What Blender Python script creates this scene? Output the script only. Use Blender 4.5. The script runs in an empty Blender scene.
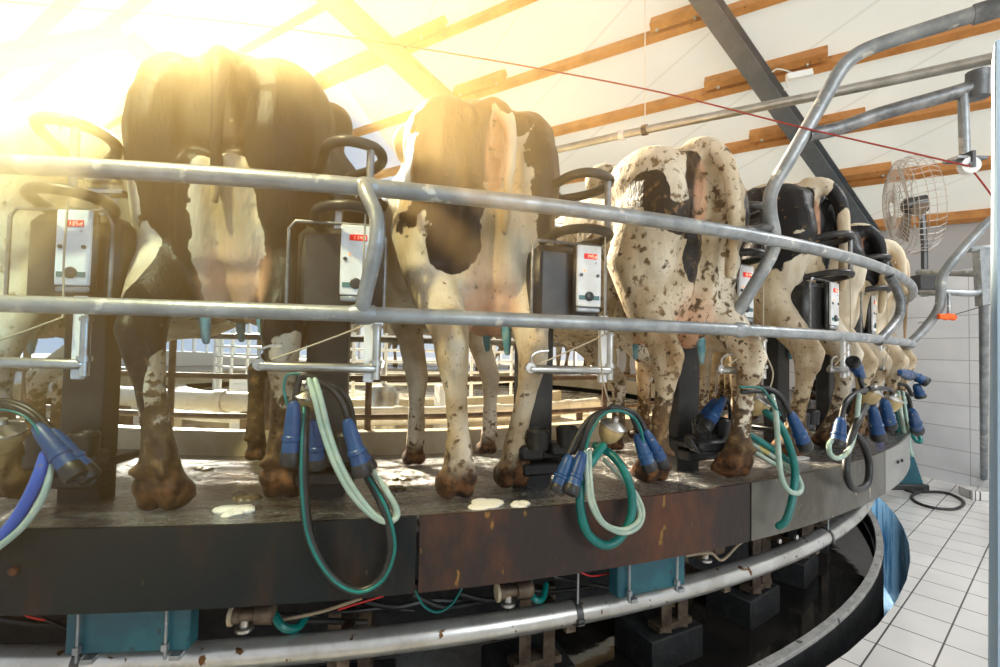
import bpy, bmesh, math, random
import numpy as np
from mathutils import Vector, Matrix, noise as mnoise
random.seed(4)
C = bpy.context.scene.collection
sc = bpy.context.scene
rad = math.radians
# ------------------------------------------------------------------ camera
FPX, PITCH, ROLL = 480.0, 0.03235, 0.02125
CAM = Vector((0, 0, .517))
_F = Vector((0, math.cos(PITCH), math.sin(PITCH)))
_X0 = Vector((1, 0, 0)); _U0 = Vector((0, -math.sin(PITCH), math.cos(PITCH)))
_X = _X0*math.cos(ROLL) + _U0*math.sin(ROLL)
_U = _U0*math.cos(ROLL) - _X0*math.sin(ROLL)
cd = bpy.data.cameras.new('camera'); cam = bpy.data.objects.new('camera', cd); C.objects.link(cam)
cd.sensor_width = 36; cd.lens = 36*FPX/1000; cd.clip_start = .05; cd.clip_end = 200
cam.matrix_world = Matrix(((_X.x, _U.x, -_F.x, CAM.x), (_X.y, _U.y, -_F.y, CAM.y), (_X.z, _U.z, -_F.z, CAM.z), (0, 0, 0, 1)))
sc.camera = cam
# ------------------------------------------------------------------ light
w = bpy.data.worlds.new('world'); sc.world = w; w.use_nodes = True
bg = w.node_tree.nodes['Background']; bg.inputs[0].default_value = (.93, .96, 1, 1); bg.inputs[1].default_value = .8
sd = bpy.data.lights.new('sun', 'SUN'); sd.energy = 24; sd.angle = rad(3); sd.color = (1, .85, .62)
sun = bpy.data.objects.new('sun', sd); C.objects.link(sun)
sun.rotation_euler = (_F+_X*((190-500)/FPX)-_U*((12-333.5)/FPX)).to_track_quat('Z', 'Y').to_euler()
ad = bpy.data.lights.new('right_fill_light', 'AREA'); ad.shape = 'RECTANGLE'; ad.size = 3.2; ad.size_y = 2.6; ad.energy = 150; ad.color = (.86, .94, 1)  # added fill light behind the camera for the right wall and floor
al = bpy.data.objects.new('right_fill_light', ad); C.objects.link(al); al.location = (3.6, -2.2, 1.9); al.rotation_euler = (Vector((3.6, -2.2, 1.9))-Vector((4.4, 5.0, -.1))).to_track_quat('Z', 'Y').to_euler()
vs = sc.view_settings; vs.view_transform = 'Standard'; vs.look = 'None'; vs.gamma = 1; vs.use_curve_mapping = False
vs.exposure = 0.0
# ------------------------------------------------------------------ rig geometry
CX, CY, R = -1.687, 7.36, 6.05
FLOOR = -.883
def ray(u, v): return _F + _X*((u-500)/FPX) - _U*((v-333.5)/FPX)
def at(u, v, d): return CAM + ray(u, v)*d
def onz(u, v, z):
    r = ray(u, v); return CAM + r*((z-CAM.z)/r.z)
def rim(u, v, r=6.0, far=False):
    d = ray(u, v); ox, oy = CAM.x-CX, CAM.y-CY
    a = d.x*d.x+d.y*d.y; b = 2*(ox*d.x+oy*d.y); c = ox*ox+oy*oy-r*r
    q = b*b-4*a*c
    t = (-b-math.sqrt(q))/(2*a) if q > 0 else -b/(2*a)
    return CAM + d*t
def pol(r, deg, z=0): return Vector((CX+r*math.cos(rad(deg)), CY+r*math.sin(rad(deg)), z))
def deckz(x, y): return -.10*max(0, R-math.hypot(x-CX, y-CY))
def ondeck(u, v):
    d = ray(u, v); t = .3
    while t < 12:
        p = CAM+d*t
        if p.z < deckz(p.x, p.y) and math.hypot(p.x-CX, p.y-CY) < R+.2: return p
        t += .004
    return CAM+d*2
# ------------------------------------------------------------------ materials
def nt(name):
    m = bpy.data.materials.new(name); m.use_nodes = True
    t = m.node_tree; b = t.nodes['Principled BSDF']; return m, t, b
def N(t, k, **kw):
    n = t.nodes.new(k)
    for a, v in kw.items():
        if a.startswith('i_'): n.inputs[int(a[2:]) if a[2:].isdigit() else a[2:]].default_value = v
        else: setattr(n, a, v)
    return n
def ramp(t, fac, stops):
    r = t.nodes.new('ShaderNodeValToRGB'); t.links.new(fac, r.inputs[0])
    e = r.color_ramp.elements
    while len(e) < len(stops): e.new(.5)
    for k, (p, c) in enumerate(stops):
        e[k].position = p; e[k].color = (c, c, c, 1) if isinstance(c, (int, float)) else (*c, 1)
    return r
def mk(name, col, rough=.5, metal=0, col2=None, scale=6, lo=.45, hi=.6, rough2=None, bump=0, bscale=None, stretch=(1, 1, 1), spot=None, spot_scale=30, spot_at=.66, detail=6, spec=None, trans=0, alpha=1):
    m, t, b = nt(name); L = t.links
    b.inputs['Base Color'].default_value = (*col, 1); b.inputs['Roughness'].default_value = rough; b.inputs['Metallic'].default_value = metal
    if spec is not None: b.inputs['Specular IOR Level'].default_value = spec
    if trans: b.inputs['Transmission Weight'].default_value = trans
    if alpha < 1: b.inputs['Alpha'].default_value = alpha
    if col2 or bump or spot:
        tc = N(t, 'ShaderNodeTexCoord'); mp = N(t, 'ShaderNodeMapping'); mp.inputs['Scale'].default_value = stretch
        L.new(tc.outputs['Object'], mp.inputs[0])
        no = N(t, 'ShaderNodeTexNoise'); no.inputs['Scale'].default_value = scale; no.inputs['Detail'].default_value = detail; no.inputs['Roughness'].default_value = .65
        L.new(mp.outputs[0], no.inputs['Vector'])
        out = None
        if col2:
            r = ramp(t, no.outputs[0], [(lo, col), (hi, col2)]); out = r.outputs[0]
            if rough2 is not None:
                rr = ramp(t, no.outputs[0], [(lo, rough), (hi, rough2)]); L.new(rr.outputs[0], b.inputs['Roughness'])
        if spot:
            n2 = N(t, 'ShaderNodeTexNoise'); n2.inputs['Scale'].default_value = spot_scale; n2.inputs['Detail'].default_value = 4
            L.new(mp.outputs[0], n2.inputs['Vector'])
            r2 = ramp(t, n2.outputs[0], [(spot_at-.02, 0.), (spot_at+.02, 1.)])
            mx = N(t, 'ShaderNodeMix', data_type='RGBA'); L.new(r2.outputs[0], mx.inputs[0])
            if out: L.new(out, mx.inputs[6])
            else: mx.inputs[6].default_value = (*col, 1)
            mx.inputs[7].default_value = (*spot, 1); out = mx.outputs[2]
        if out: L.new(out, b.inputs['Base Color'])
        if bump:
            n3 = N(t, 'ShaderNodeTexNoise'); n3.inputs['Scale'].default_value = bscale or scale*3; n3.inputs['Detail'].default_value = 5
            L.new(mp.outputs[0], n3.inputs['Vector'])
            bp = N(t, 'ShaderNodeBump'); bp.inputs['Strength'].default_value = min(1, bump); bp.inputs['Distance'].default_value = .01*max(1, bump)
            L.new(n3.outputs[0], bp.inputs['Height']); L.new(bp.outputs[0], b.inputs['Normal'])
    return m
M = {}
M['galv'] = mk('galvanised_steel', (.24, .26, .27), .45, .5, (.38, .40, .41), 9, .4, .62, .34, .15, 60, spot=(.62, .6, .54), spot_scale=14, spot_at=.66)
M['galv_dark'] = mk('dark_galvanised_steel', (.13, .135, .14), .45, .6, (.3, .3, .3), 11, .42, .62, bump=.15, spot=(.08, .06, .05), spot_scale=40, spot_at=.7)
M['steel'] = mk('brushed_steel', (.55, .55, .53), .28, .9, (.42, .41, .38), 8, bump=.05)
M['pipe'] = mk('milk_line_steel', (.6, .6, .58), .3, .75, (.46, .45, .42), 5, spot=(.13, .06, .02), spot_scale=24, spot_at=.665, bump=.05)
M['rail_brown'] = mk('rusted_rail', (.13, .085, .055), .5, .3, (.24, .17, .12), 9, bump=.2)
M['charcoal'] = mk('charcoal_plastic', (.018, .018, .018), .4, 0, (.045, .042, .038), 8, bump=.05)
M['postm'] = mk('dark_painted_steel', (.022, .022, .021), .45, .2, (.06, .055, .048), 7, .45, .7, bump=.1, spot=(.16, .07, .03), spot_scale=18, spot_at=.71)
M['panel'] = mk('panel_plate', (.84, .85, .84), .4, 0, (.76, .76, .74), 14)
M['teal_strip'] = mk('panel_teal_strip', (.07, .19, .19), .4)
M['knob'] = mk('dial_black', (.03, .035, .035), .3)
M['black'] = mk('black_rubber', (.008, .009, .010), .42, 0, (.02, .02, .019), 14, bump=.08)
M['blue'] = mk('blue_plastic', (.005, .045, .15), .38, 0, (.012, .08, .21), 20, .5, .7, bump=.06, spot=(.28, .27, .16), spot_scale=38, spot_at=.68)
M['blue_hose'] = mk('blue_hose', (.03, .09, .42), .35, 0, spot=(.2, .15, .1), spot_scale=30, spot_at=.68)
M['teal_hose'] = mk('teal_hose', (.0, .12, .11), .35, 0, (.0, .17, .15), 10)
M['clear_hose'] = mk('milky_hose', (.36, .5, .42), .18, 0, (.5, .6, .5), 12, spot=(.5, .42, .12), spot_scale=9, spot_at=.66, trans=.25)
M['claw'] = mk('claw_plastic', (.56, .42, .2), .25, 0, (.42, .31, .14), 9, trans=.2)
M['rope'] = mk('cream_rope', (.45, .38, .27), .8)
M['red'] = mk('red_cord', (.33, .03, .02), .6)
M['redwire'] = mk('red_wire', (.6, .02, .02), .4)
M['wire'] = mk('black_cable', (.02, .02, .02), .4)
M['tan'] = mk('tan_cable', (.3, .23, .15), .5)
M['teal_box'] = mk('teal_painted_box', (.008, .075, .105), .45, 0, (.012, .11, .14), 8, spot=(.02, .05, .06), spot_scale=40, spot_at=.68, bump=.05)
M['rusty'] = mk('brown_fitting', (.07, .045, .03), .55, .3, (.16, .12, .08), 9, bump=.3)
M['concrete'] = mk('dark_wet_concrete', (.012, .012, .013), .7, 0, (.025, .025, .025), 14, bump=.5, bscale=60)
M['curb'] = mk('pale_worn_concrete', (.3, .29, .27), .7, 0, (.42, .4, .37), 12, bump=.5, spot=(.08, .08, .08), spot_scale=24, spot_at=.64)
M['kerb'] = mk('cream_kerb', (.56, .48, .34), .5, 0, (.42, .35, .22), 3, bump=.1)
M['inner_floor'] = mk('wet_yellow_concrete', (.5, .45, .35), .3, 0, (.28, .24, .16), 3, rough2=.1, bump=.15)
M['white_pipe'] = mk('white_plastic_pipe', (.78, .76, .7), .35, 0, (.66, .62, .52), 6)
M['wood'] = mk('pine_timber', (.72, .34, .11), .6, 0, (.48, .20, .055), 3, .35, .7, stretch=(1, 1, 1), bump=.1, spot=(.12, .05, .02), spot_scale=12, spot_at=.72)
M['beam'] = mk('grey_painted_steel', (.13, .16, .19), .5, .1, (.16, .19, .22), 4)
M['wallup'] = mk('pale_upper_wall', (.62, .63, .66), .7, 0, (.58, .6, .63), 1)
M['clamp'] = mk('dark_clamp', (.08, .08, .08), .4, .6)
M['orange'] = mk('orange_plastic', (.85, .12, .01), .4)
M['cable_white'] = mk('white_cable', (.7, .68, .62), .5)
M['mesh_wire'] = mk('cage_wire', (.55, .5, .45), .5, .4)
M['blade'] = mk('fan_blade', (.36, .3, .25), .5, .1)
def emis(name, col, s):
    m, t, b = nt(name); b.inputs['Base Color'].default_value = (*col, 1)
    b.inputs['Emission Color'].default_value = (*col, 1); b.inputs['Emission Strength'].default_value = s; return m
M['led'] = emis('red_led_segment', (1, .55, .35), 1.2)
M['led_win'] = emis('red_display_window', (.55, .004, .002), .7)
M['led_dot'] = emis('orange_indicator', (1, .3, .05), 1.2)
def roof_mat():
    m, t, b = nt('white_translucent_roof_panel'); L = t.links
    out = t.nodes['Material Output']
    tc = N(t, 'ShaderNodeTexCoord')
    mp = N(t, 'ShaderNodeMapping'); mp.inputs['Rotation'].default_value = (0, 0, rad(-32.3)); L.new(tc.outputs['Object'], mp.inputs[0])
    no = N(t, 'ShaderNodeTexNoise'); no.inputs['Scale'].default_value = .6; no.inputs['Detail'].default_value = 5; L.new(mp.outputs[0], no.inputs[0])
    r = ramp(t, no.outputs[0], [(.35, (.64, .71, .77)), (.65, (.70, .77, .83))])
    wv = N(t, 'ShaderNodeTexWave'); wv.wave_type = 'BANDS'; wv.bands_direction = 'X'; wv.inputs['Scale'].default_value = .28; L.new(mp.outputs[0], wv.inputs[0])
    seam = ramp(t, wv.outputs[0], [(.0, .72), (.0015, 1.)])
    mx = N(t, 'ShaderNodeMix', data_type='RGBA', blend_type='MULTIPLY'); mx.inputs[0].default_value = .5; L.new(r.outputs[0], mx.inputs[6]); L.new(seam.outputs[0], mx.inputs[7])
    tr = N(t, 'ShaderNodeBsdfTranslucent'); L.new(mx.outputs[2], tr.inputs[0]); 
    df = N(t, 'ShaderNodeBsdfDiffuse'); L.new(mx.outputs[2], df.inputs[0])
    ms = N(t, 'ShaderNodeMixShader'); ms.inputs[0].default_value = .11; L.new(df.outputs[0], ms.inputs[1]); L.new(tr.outputs[0], ms.inputs[2])
    L.new(ms.outputs[0], out.inputs[0]); return m
M['roof'] = roof_mat()
def tile_mat(name, col, grout, size, rot, rough, vertical=None, dirt=None):
    m, t, b = nt(name); L = t.links
    tc = N(t, 'ShaderNodeTexCoord'); mp = N(t, 'ShaderNodeMapping'); L.new(tc.outputs['Object'], mp.inputs[0])
    mp.inputs['Rotation'].default_value = rot
    br = N(t, 'ShaderNodeTexBrick'); br.offset = 0; br.inputs['Scale'].default_value = 1
    br.inputs['Brick Width'].default_value = size[0]; br.inputs['Row Height'].default_value = size[1]; br.inputs['Mortar Size'].default_value = .004; br.inputs['Mortar Smooth'].default_value = .1
    br.inputs['Color1'].default_value = (*col, 1); br.inputs['Color2'].default_value = (*[c*.93 for c in col], 1); br.inputs['Mortar'].default_value = (*grout, 1)
    L.new(mp.outputs[0], br.inputs[0])
    no = N(t, 'ShaderNodeTexNoise'); no.inputs['Scale'].default_value = 1.6; no.inputs['Detail'].default_value = 6; L.new(tc.outputs['Object'], no.inputs[0])
    mx = N(t, 'ShaderNodeMix', data_type='RGBA', blend_type='MULTIPLY'); mx.inputs[0].default_value = .35
    r = ramp(t, no.outputs[0], [(.35, (.6, .62, .66)), (.6, (1, 1, 1))]); L.new(br.outputs[0], mx.inputs[6]); L.new(r.outputs[0], mx.inputs[7])
    L.new(mx.outputs[2], b.inputs['Base Color'])
    b.inputs['Roughness'].default_value = rough
    bp = N(t, 'ShaderNodeBump'); bp.invert = True; bp.inputs['Strength'].default_value = .5; bp.inputs['Distance'].default_value = .003; L.new(br.outputs['Fac'], bp.inputs['Height']); L.new(bp.outputs[0], b.inputs['Normal'])
    return m
M['floor_tile'] = tile_mat('cream_floor_tiles', (.82, .79, .75), (.10, .095, .09), (.21, .27), (0, 0, rad(50)), .12)
M['wall_tile'] = tile_mat('white_wall_tiles', (.92, .92, .93), (.5, .48, .46), (.9, .25), (0, 0, 0), .3)
def deck_mat():
    m, t, b = nt('wet_mucky_deck'); L = t.links
    tc = N(t, 'ShaderNodeTexCoord')
    n1 = N(t, 'ShaderNodeTexNoise'); n1.inputs['Scale'].default_value = 2.2; n1.inputs['Detail'].default_value = 8; n1.inputs['Roughness'].default_value = .7; L.new(tc.outputs['Object'], n1.inputs[0])
    n2 = N(t, 'ShaderNodeTexNoise'); n2.inputs['Scale'].default_value = 26; n2.inputs['Detail'].default_value = 6; n2.inputs['Roughness'].default_value = .6; L.new(tc.outputs['Object'], n2.inputs[0])
    n4 = N(t, 'ShaderNodeTexNoise'); n4.inputs['Scale'].default_value = 48; n4.inputs['Detail'].default_value = 5; n4.inputs['Roughness'].default_value = .7; L.new(tc.outputs['Object'], n4.inputs[0])
    c = ramp(t, n1.outputs[0], [(.38, (.24, .26, .28)), (.54, (.20, .20, .20)), (.66, (.09, .06, .035))])
    k4 = ramp(t, n4.outputs[0], [(.44, .10), (.54, 1.)])  # dark and pale speckle puts the wet glints into the colour
    mx = N(t, 'ShaderNodeMix', data_type='RGBA', blend_type='MULTIPLY'); mx.inputs[0].default_value = 1; L.new(c.outputs[0], mx.inputs[6]); L.new(k4.outputs[0], mx.inputs[7]); L.new(mx.outputs[2], b.inputs['Base Color'])
    mt2 = ramp(t, n4.outputs[0], [(.46, .0), (.56, .65)]); L.new(mt2.outputs[0], b.inputs['Metallic'])
    r = ramp(t, n2.outputs[0], [(.42, .16), (.62, .42)]); L.new(r.outputs[0], b.inputs['Roughness'])
    b.inputs['Specular IOR Level'].default_value = .8; b.inputs['Coat Weight'].default_value = 1; b.inputs['Coat Roughness'].default_value = .08
    bp = N(t, 'ShaderNodeBump'); bp.inputs['Strength'].default_value = 1; bp.inputs['Distance'].default_value = .03; L.new(n2.outputs[0], bp.inputs['Height'])
    n3 = N(t, 'ShaderNodeTexNoise'); n3.inputs['Scale'].default_value = 80; n3.inputs['Detail'].default_value = 3; L.new(tc.outputs['Object'], n3.inputs[0])
    b2 = N(t, 'ShaderNodeBump'); b2.inputs['Strength'].default_value = .35; b2.inputs['Distance'].default_value = .004; L.new(n3.outputs[0], b2.inputs['Height']); L.new(bp.outputs[0], b2.inputs['Normal'])
    L.new(b2.outputs[0], b.inputs['Normal']); L.new(b2.outputs[0], b.inputs['Coat Normal']); return m
M['deck'] = deck_mat()
M['fascia_dark'] = mk('dark_steel_fascia', (.005, .010, .012), .5, .15, (.04, .02, .012), 3.2, .48, .64, .6, .2, 30, spec=.3, stretch=(1, 1, .45), spot=(.16, .12, .04), spot_scale=30, spot_at=.73)
M['fascia_rust'] = mk('rusty_steel_fascia', (.03, .022, .02), .5, .15, (.11, .042, .02), 3.6, .42, .62, .6, .25, 30, spec=.3, stretch=(1, 1, .5), spot=(.22, .12, .03), spot_scale=22, spot_at=.70)
M['fascia_steel'] = mk('stained_steel_fascia', (.14, .135, .115), .4, .6, (.06, .05, .035), 3.0, .45, .66, .42, .1, 30, stretch=(1, 1, .5), spot=(.42, .38, .28), spot_scale=12, spot_at=.68)
M['fascia_bright'] = mk('bright_steel_fascia', (.38, .38, .36), .3, .8, (.34, .33, .3), 3.5, .45, .7, bump=.05)
M['water'] = mk('dark_pit_water', (.012, .012, .011), .03, 0, spec=.6, bump=.12, bscale=7, col2=(.03, .024, .02), scale=2)
M['trough'] = mk('wet_bluelit_trough_lining', (.04, .22, .42), .2, 0, (.62, .85, .97), 2.6, .40, .54, .3, .3, 14, stretch=(2.2, 2.2, .35))  # blue-white streaks put the light reflected in the trough into the colour
M['pit_slab'] = mk('wet_grey_concrete', (.30, .31, .32), .12, 0, (.16, .165, .17), 2.2, .42, .6, .35, .3, 20)
M['curtain'] = mk('pale_plastic_strip', (.42, .56, .68), .35, 0, trans=.35)
M['foam'] = mk('milk_foam', (.75, .75, .72), .5, 0, bump=.5, bscale=60)
M['muck'] = mk('wet_muck', (.06, .045, .03), .25, 0, (.12, .09, .05), 20, bump=.6, bscale=50)
M['window_frame'] = mk('white_window_frame', (.75, .77, .8), .4)
M['yellow'] = mk('yellow_plastic', (.8, .65, .02), .4)
# ------------------------------------------------------------------ mesh helpers
def seg_frame(pts):
    n = len(pts); fr = []; up = None
    for i in range(n):
        d = (pts[min(i+1, n-1)]-pts[max(i-1, 0)])
        if d.length < 1e-9: d = Vector((0, 0, 1))
        d.normalize()
        if up is None:
            up = Vector((0, 0, 1)) if abs(d.z) < .9 else Vector((1, 0, 0))
        s = d.cross(up)
        if s.length < 1e-5: s = d.orthogonal()
        s.normalize(); up = s.cross(d).normalized(); fr.append((s, up))
    return fr
def smooth_pts(pts, k=6):
    P = [Vector(p) for p in pts]; out = []
    for i in range(len(P)-1):
        a = P[max(i-1, 0)]; b = P[i]; c = P[i+1]; d = P[min(i+2, len(P)-1)]
        for j in range(k):
            t = j/k
            out.append(.5*((2*b)+(c-a)*t+(2*a-5*b+4*c-d)*t*t+(3*b-a-3*c+d)*t**3))
    out.append(P[-1]); return out
class MB:
    def __init__(s): s.v = []; s.f = []
    def add(s, v, f):
        o = len(s.v); s.v += [Vector(x) for x in v]; s.f += [tuple(i+o for i in g) for g in f]; return s
    def box(s, c, size, mat=None, bev=0):
        hx, hy, hz = size[0]/2, size[1]/2, size[2]/2
        if bev:
            b = min(bev, hx*.9, hy*.9, hz*.9); v = []; ids = {}
            for sx in (-1, 1):
                for sy in (-1, 1):
                    for sz in (-1, 1):
                        for k in range(3):
                            p = [sx*hx, sy*hy, sz*hz]
                            for q in range(3):
                                if q != k: p[q] -= (sx, sy, sz)[q]*b
                            ids[(sx, sy, sz, k)] = len(v); v.append(Vector(p))
            f = []
            for k in range(3):
                a, c2 = (k+1) % 3, (k+2) % 3
                for sg in (-1, 1):
                    g = []
                    for (p, q) in ((-1, -1), (1, -1), (1, 1), (-1, 1)):
                        t = [0, 0, 0]; t[k] = sg; t[a] = p; t[c2] = q; g.append(ids[(*t, k)])
                    f.append(g if sg > 0 else g[::-1])
                for p in (-1, 1):
                    for q in (-1, 1):
                        t1 = [0, 0, 0]; t1[k] = -1; t1[a] = p; t1[c2] = q; t2 = list(t1); t2[k] = 1
                        f.append([ids[(*t1, a)], ids[(*t2, a)], ids[(*t2, c2)], ids[(*t1, c2)]])
            for sx in (-1, 1):
                for sy in (-1, 1):
                    for sz in (-1, 1): f.append([ids[(sx, sy, sz, k)] for k in range(3)])
        else:
            v = [Vector((x*hx, y*hy, z*hz)) for x in (-1, 1) for y in (-1, 1) for z in (-1, 1)]
            f = [(0, 1, 3, 2), (4, 6, 7, 5), (0, 4, 5, 1), (2, 3, 7, 6), (0, 2, 6, 4), (1, 5, 7, 3)]
        m = mat or Matrix.Identity(3); c = Vector(c)
        return s.add([m @ p + c for p in v], f)
    def tube(s, pts, r, n=10, cap=True, closed=False, round_=False):
        P = [Vector(p) for p in pts]
        rs = [r]*len(P) if isinstance(r, (int, float)) else list(r)
        if round_:
            d0 = (P[0]-P[1]).normalized(); d1 = (P[-1]-P[-2]).normalized()
            P = [P[0]+d0*rs[0]*.85, P[0]+d0*rs[0]*.5]+P+[P[-1]+d1*rs[-1]*.5, P[-1]+d1*rs[-1]*.85]
            rs = [rs[0]*.5, rs[0]*.86]+rs+[rs[-1]*.86, rs[-1]*.5]
        fr = seg_frame(P); o = len(s.v); m = len(P)
        for i, (p, (a, b)) in enumerate(zip(P, fr)):
            for k in range(n):
                t = 2*math.pi*k/n; s.v.append(p+(a*math.cos(t)+b*math.sin(t))*rs[i])
        for i in range(m-1):
            for k in range(n):
                k2 = (k+1) % n; s.f.append((o+i*n+k, o+i*n+k2, o+(i+1)*n+k2, o+(i+1)*n+k))
        if cap:
            s.f.append(tuple(o+k for k in range(n))[::-1]); s.f.append(tuple(o+(m-1)*n+k for k in range(n)))
        return s
    def bar(s, a, b, w, h, up=(0, 0, 1)):
        a, b = Vector(a), Vector(b); d = (b-a); L = d.length; d.normalize()
        x = d.cross(Vector(up)); x = x.normalized() if x.length > 1e-5 else d.orthogonal().normalized(); z = x.cross(d)
        m = Matrix((x, d, z)).transposed(); return s.box((a+b)/2, (w, L, h), m)
    def ell(s, c, r, rot=None, n=14):
        v = []; f = []; c = Vector(c); r = (r, r, r) if isinstance(r, (int, float)) else r; h = n//2+1
        for i in range(1, h):
            ph = math.pi*i/h
            for k in range(n):
                t = 2*math.pi*k/n; v.append(Vector((math.sin(ph)*math.cos(t)*r[0], math.sin(ph)*math.sin(t)*r[1], math.cos(ph)*r[2])))
        v += [Vector((0, 0, r[2])), Vector((0, 0, -r[2]))]; T = len(v)-2
        for i in range(h-2):
            for k in range(n):
                k2 = (k+1) % n; f.append((i*n+k, (i+1)*n+k, (i+1)*n+k2, i*n+k2))
        for k in range(n):
            k2 = (k+1) % n; f.append((T, k, k2)); f.append((T+1, (h-2)*n+k2, (h-2)*n+k))
        m = rot or Matrix.Identity(3); return s.add([m @ p + c for p in v], f)
    def lathe(s, prof, c, axis=(0, 0, 1), n=16):
        ax = Vector(axis).normalized(); a = ax.orthogonal().normalized(); b = ax.cross(a); c = Vector(c)
        v = []; f = []
        for (r, h) in prof:
            for k in range(n):
                t = 2*math.pi*k/n; v.append(c+ax*h+(a*math.cos(t)+b*math.sin(t))*max(r, 1e-4))
        for i in range(len(prof)-1):
            for k in range(n):
                k2 = (k+1) % n; f.append((i*n+k, i*n+k2, (i+1)*n+k2, (i+1)*n+k))
        f.append(tuple(range(n))[::-1]); f.append(tuple((len(prof)-1)*n+k for k in range(n)))
        return s.add(v, f)
    def ring(s, prof, a0, a1, n):
        """extrude a closed (r,z) profile round the platform axis"""
        m = len(prof); o = len(s.v)
        for i in range(n+1):
            d = a0+(a1-a0)*i/n
            for (r, z) in prof: s.v.append(pol(r, d, z))
        for i in range(n):
            for k in range(m):
                k2 = (k+1) % m; s.f.append((o+i*m+k, o+(i+1)*m+k, o+(i+1)*m+k2, o+i*m+k2))
        s.f.append(tuple(o+k for k in range(m))); s.f.append(tuple(o+n*m+k for k in range(m))[::-1]); return s
    def mesh(s, name, parent=None, smooth=True):
        inv = Matrix.Identity(4)
        if parent is not None:
            q = parent
            while q.parent: q = q.parent
            inv = q.matrix_basis.inverted() if q.type == 'EMPTY' else inv
        me = bpy.data.meshes.new(name); me.from_pydata([inv @ p for p in s.v], [], s.f)
        bm = bmesh.new(); bm.from_mesh(me); bmesh.ops.recalc_face_normals(bm, faces=bm.faces); bm.to_mesh(me); bm.free()
        if smooth:
            me.polygons.foreach_set('use_smooth', [True]*len(me.polygons))
            try: me.set_sharp_from_angle(angle=rad(38))
            except Exception: pass
        return me
    def build(s, name, mat, parent=None, smooth=True):
        o = bpy.data.objects.new(name, s.mesh(name, parent, smooth)); o.data.materials.append(mat if not isinstance(mat, str) else M[mat]); C.objects.link(o)
        if parent is not None: o.parent = parent
        return o
def tag(o, label, cat, group=None, kind=None):
    o['label'] = label; o['category'] = cat
    if group: o['group'] = group
    if kind: o['kind'] = kind
    return o
def thing(name, label, cat, loc=(0, 0, 0), rz=0, group=None):
    o = bpy.data.objects.new(name, None); o.empty_display_size = .05; C.objects.link(o); o.location = loc; o.rotation_euler = (0, 0, rz)
    return tag(o, label, cat, group)
def struct(o): o['kind'] = 'structure'; return o
def copy_tree(o, parent=None):
    c = o.copy(); C.objects.link(c); c.parent = parent
    for ch in list(o.children): copy_tree(ch, c)
    return c
def arc(r, z, a0, a1, n=60): return [pol(r, a0+(a1-a0)*i/n, z) for i in range(n+1)]
# ------------------------------------------------------------------ building shell
NA = rad(32.3); NV = Vector((math.sin(NA), math.cos(NA), 0)); TV = Vector((-math.cos(NA), math.sin(NA), 0))
SL = .597; RIDGE = 4.5
def roofz(d): return 10.42-SL*d if d > RIDGE else 10.42-SL*RIDGE-SL*(RIDGE-d)
def rp(d, t, dz=0): return NV*d+TV*t+Vector((0, 0, roofz(d)+dz))
def onroof(u, v, dz=0, other=False):
    r = ray(u, v); n = NV.dot(r)
    if not other: t = (10.42+dz-CAM.z)/(r.z+SL*n)
    else: t = (5.047+dz-CAM.z)/(r.z-SL*n)
    return CAM+r*t
DB, DF, T0, T1 = 12.05, -3.2, -13, 42
HOLE = (4.52, 10.0, 8.6, 15.5)   # opening added in the right-hand slope to let the sunbeam in
for k, (a, b) in enumerate(((RIDGE, DB+.3), (DF, RIDGE))):
    m = MB(); n = 2
    P = [rp(a, T0), rp(b if k == 0 else b, T0), rp(b, T1), rp(a, T1)]
    if k == 1: P = [rp(a, T0), NV*RIDGE+TV*T0+Vector((0, 0, roofz(RIDGE))), NV*RIDGE+TV*T1+Vector((0, 0, roofz(RIDGE))), rp(a, T1)]
    m.add(P, [(0, 1, 2, 3)])
    if k == 0:
        m = MB(); ds = [RIDGE, HOLE[0], HOLE[1], DB+.3]; ts = [T0, HOLE[2], HOLE[3], T1]
        for i in range(3):
            for j in range(3):
                if i == 1 and j == 1: continue
                m.add([rp(ds[i], ts[j]), rp(ds[i+1], ts[j]), rp(ds[i+1], ts[j+1]), rp(ds[i], ts[j+1])], [(0, 1, 2, 3)])
        m.f = m.f
    o = m.build('ceiling', 'roof', smooth=False); struct(o)
# back wall with its window band
def wallbox(d0, d1, t0, t1, z0, z1):
    m = MB(); v = [NV*d+TV*t+Vector((0, 0, z)) for d in (d0, d1) for t in (t0, t1) for z in (z0, z1)]
    m.add(v, [(0, 1, 3, 2), (4, 6, 7, 5), (0, 4, 5, 1), (2, 3, 7, 6), (0, 2, 6, 4), (1, 5, 7, 3)]); return m
wb = wallbox(DB, DB+.15, T0, T1, 1.5, 3.2)
b2 = wallbox(DB, DB+.15, T0, T1, FLOOR, .0); wb.add(b2.v, b2.f)
b2 = wallbox(DB, DB+.15, T0, 4, 0, 1.5); wb.add(b2.v, b2.f)
struct(wb.build('wall_back', 'wallup', smooth=False))
k = 0; t = 4.0
while t < 36:
    k += 1; f = wallbox(DB-.02, DB+.12, t, t+.12, 0, 1.5)
    for (a, b, c, d) in ((t, t+2.4, 0, .06), (t, t+2.4, 1.44, 1.5), (t+1.2, t+1.26, 0, 1.5)):
        g = wallbox(DB, DB+.1, a, b, c, d); f.add(g.v, g.f)
    struct(f.build('window_%d' % k, 'window_frame', smooth=False)); t += 2.4
# tiled wall on the right
WD = Vector((-.242, .970, 0)); WN = Vector((.970, .242, 0)); WP = Vector((5.17, 5.27, 0))
m = MB()
me_w = 14; hw = 1.47-FLOOR
m.box((me_w/2-4, -.08, FLOOR+hw/2), (me_w, .2, hw))
o = m.build('wall_right', 'wall_tile', smooth=False)
o.rotation_euler = (0, 0, math.atan2(WD.y, WD.x)); o.location = WP; struct(o)
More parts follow.
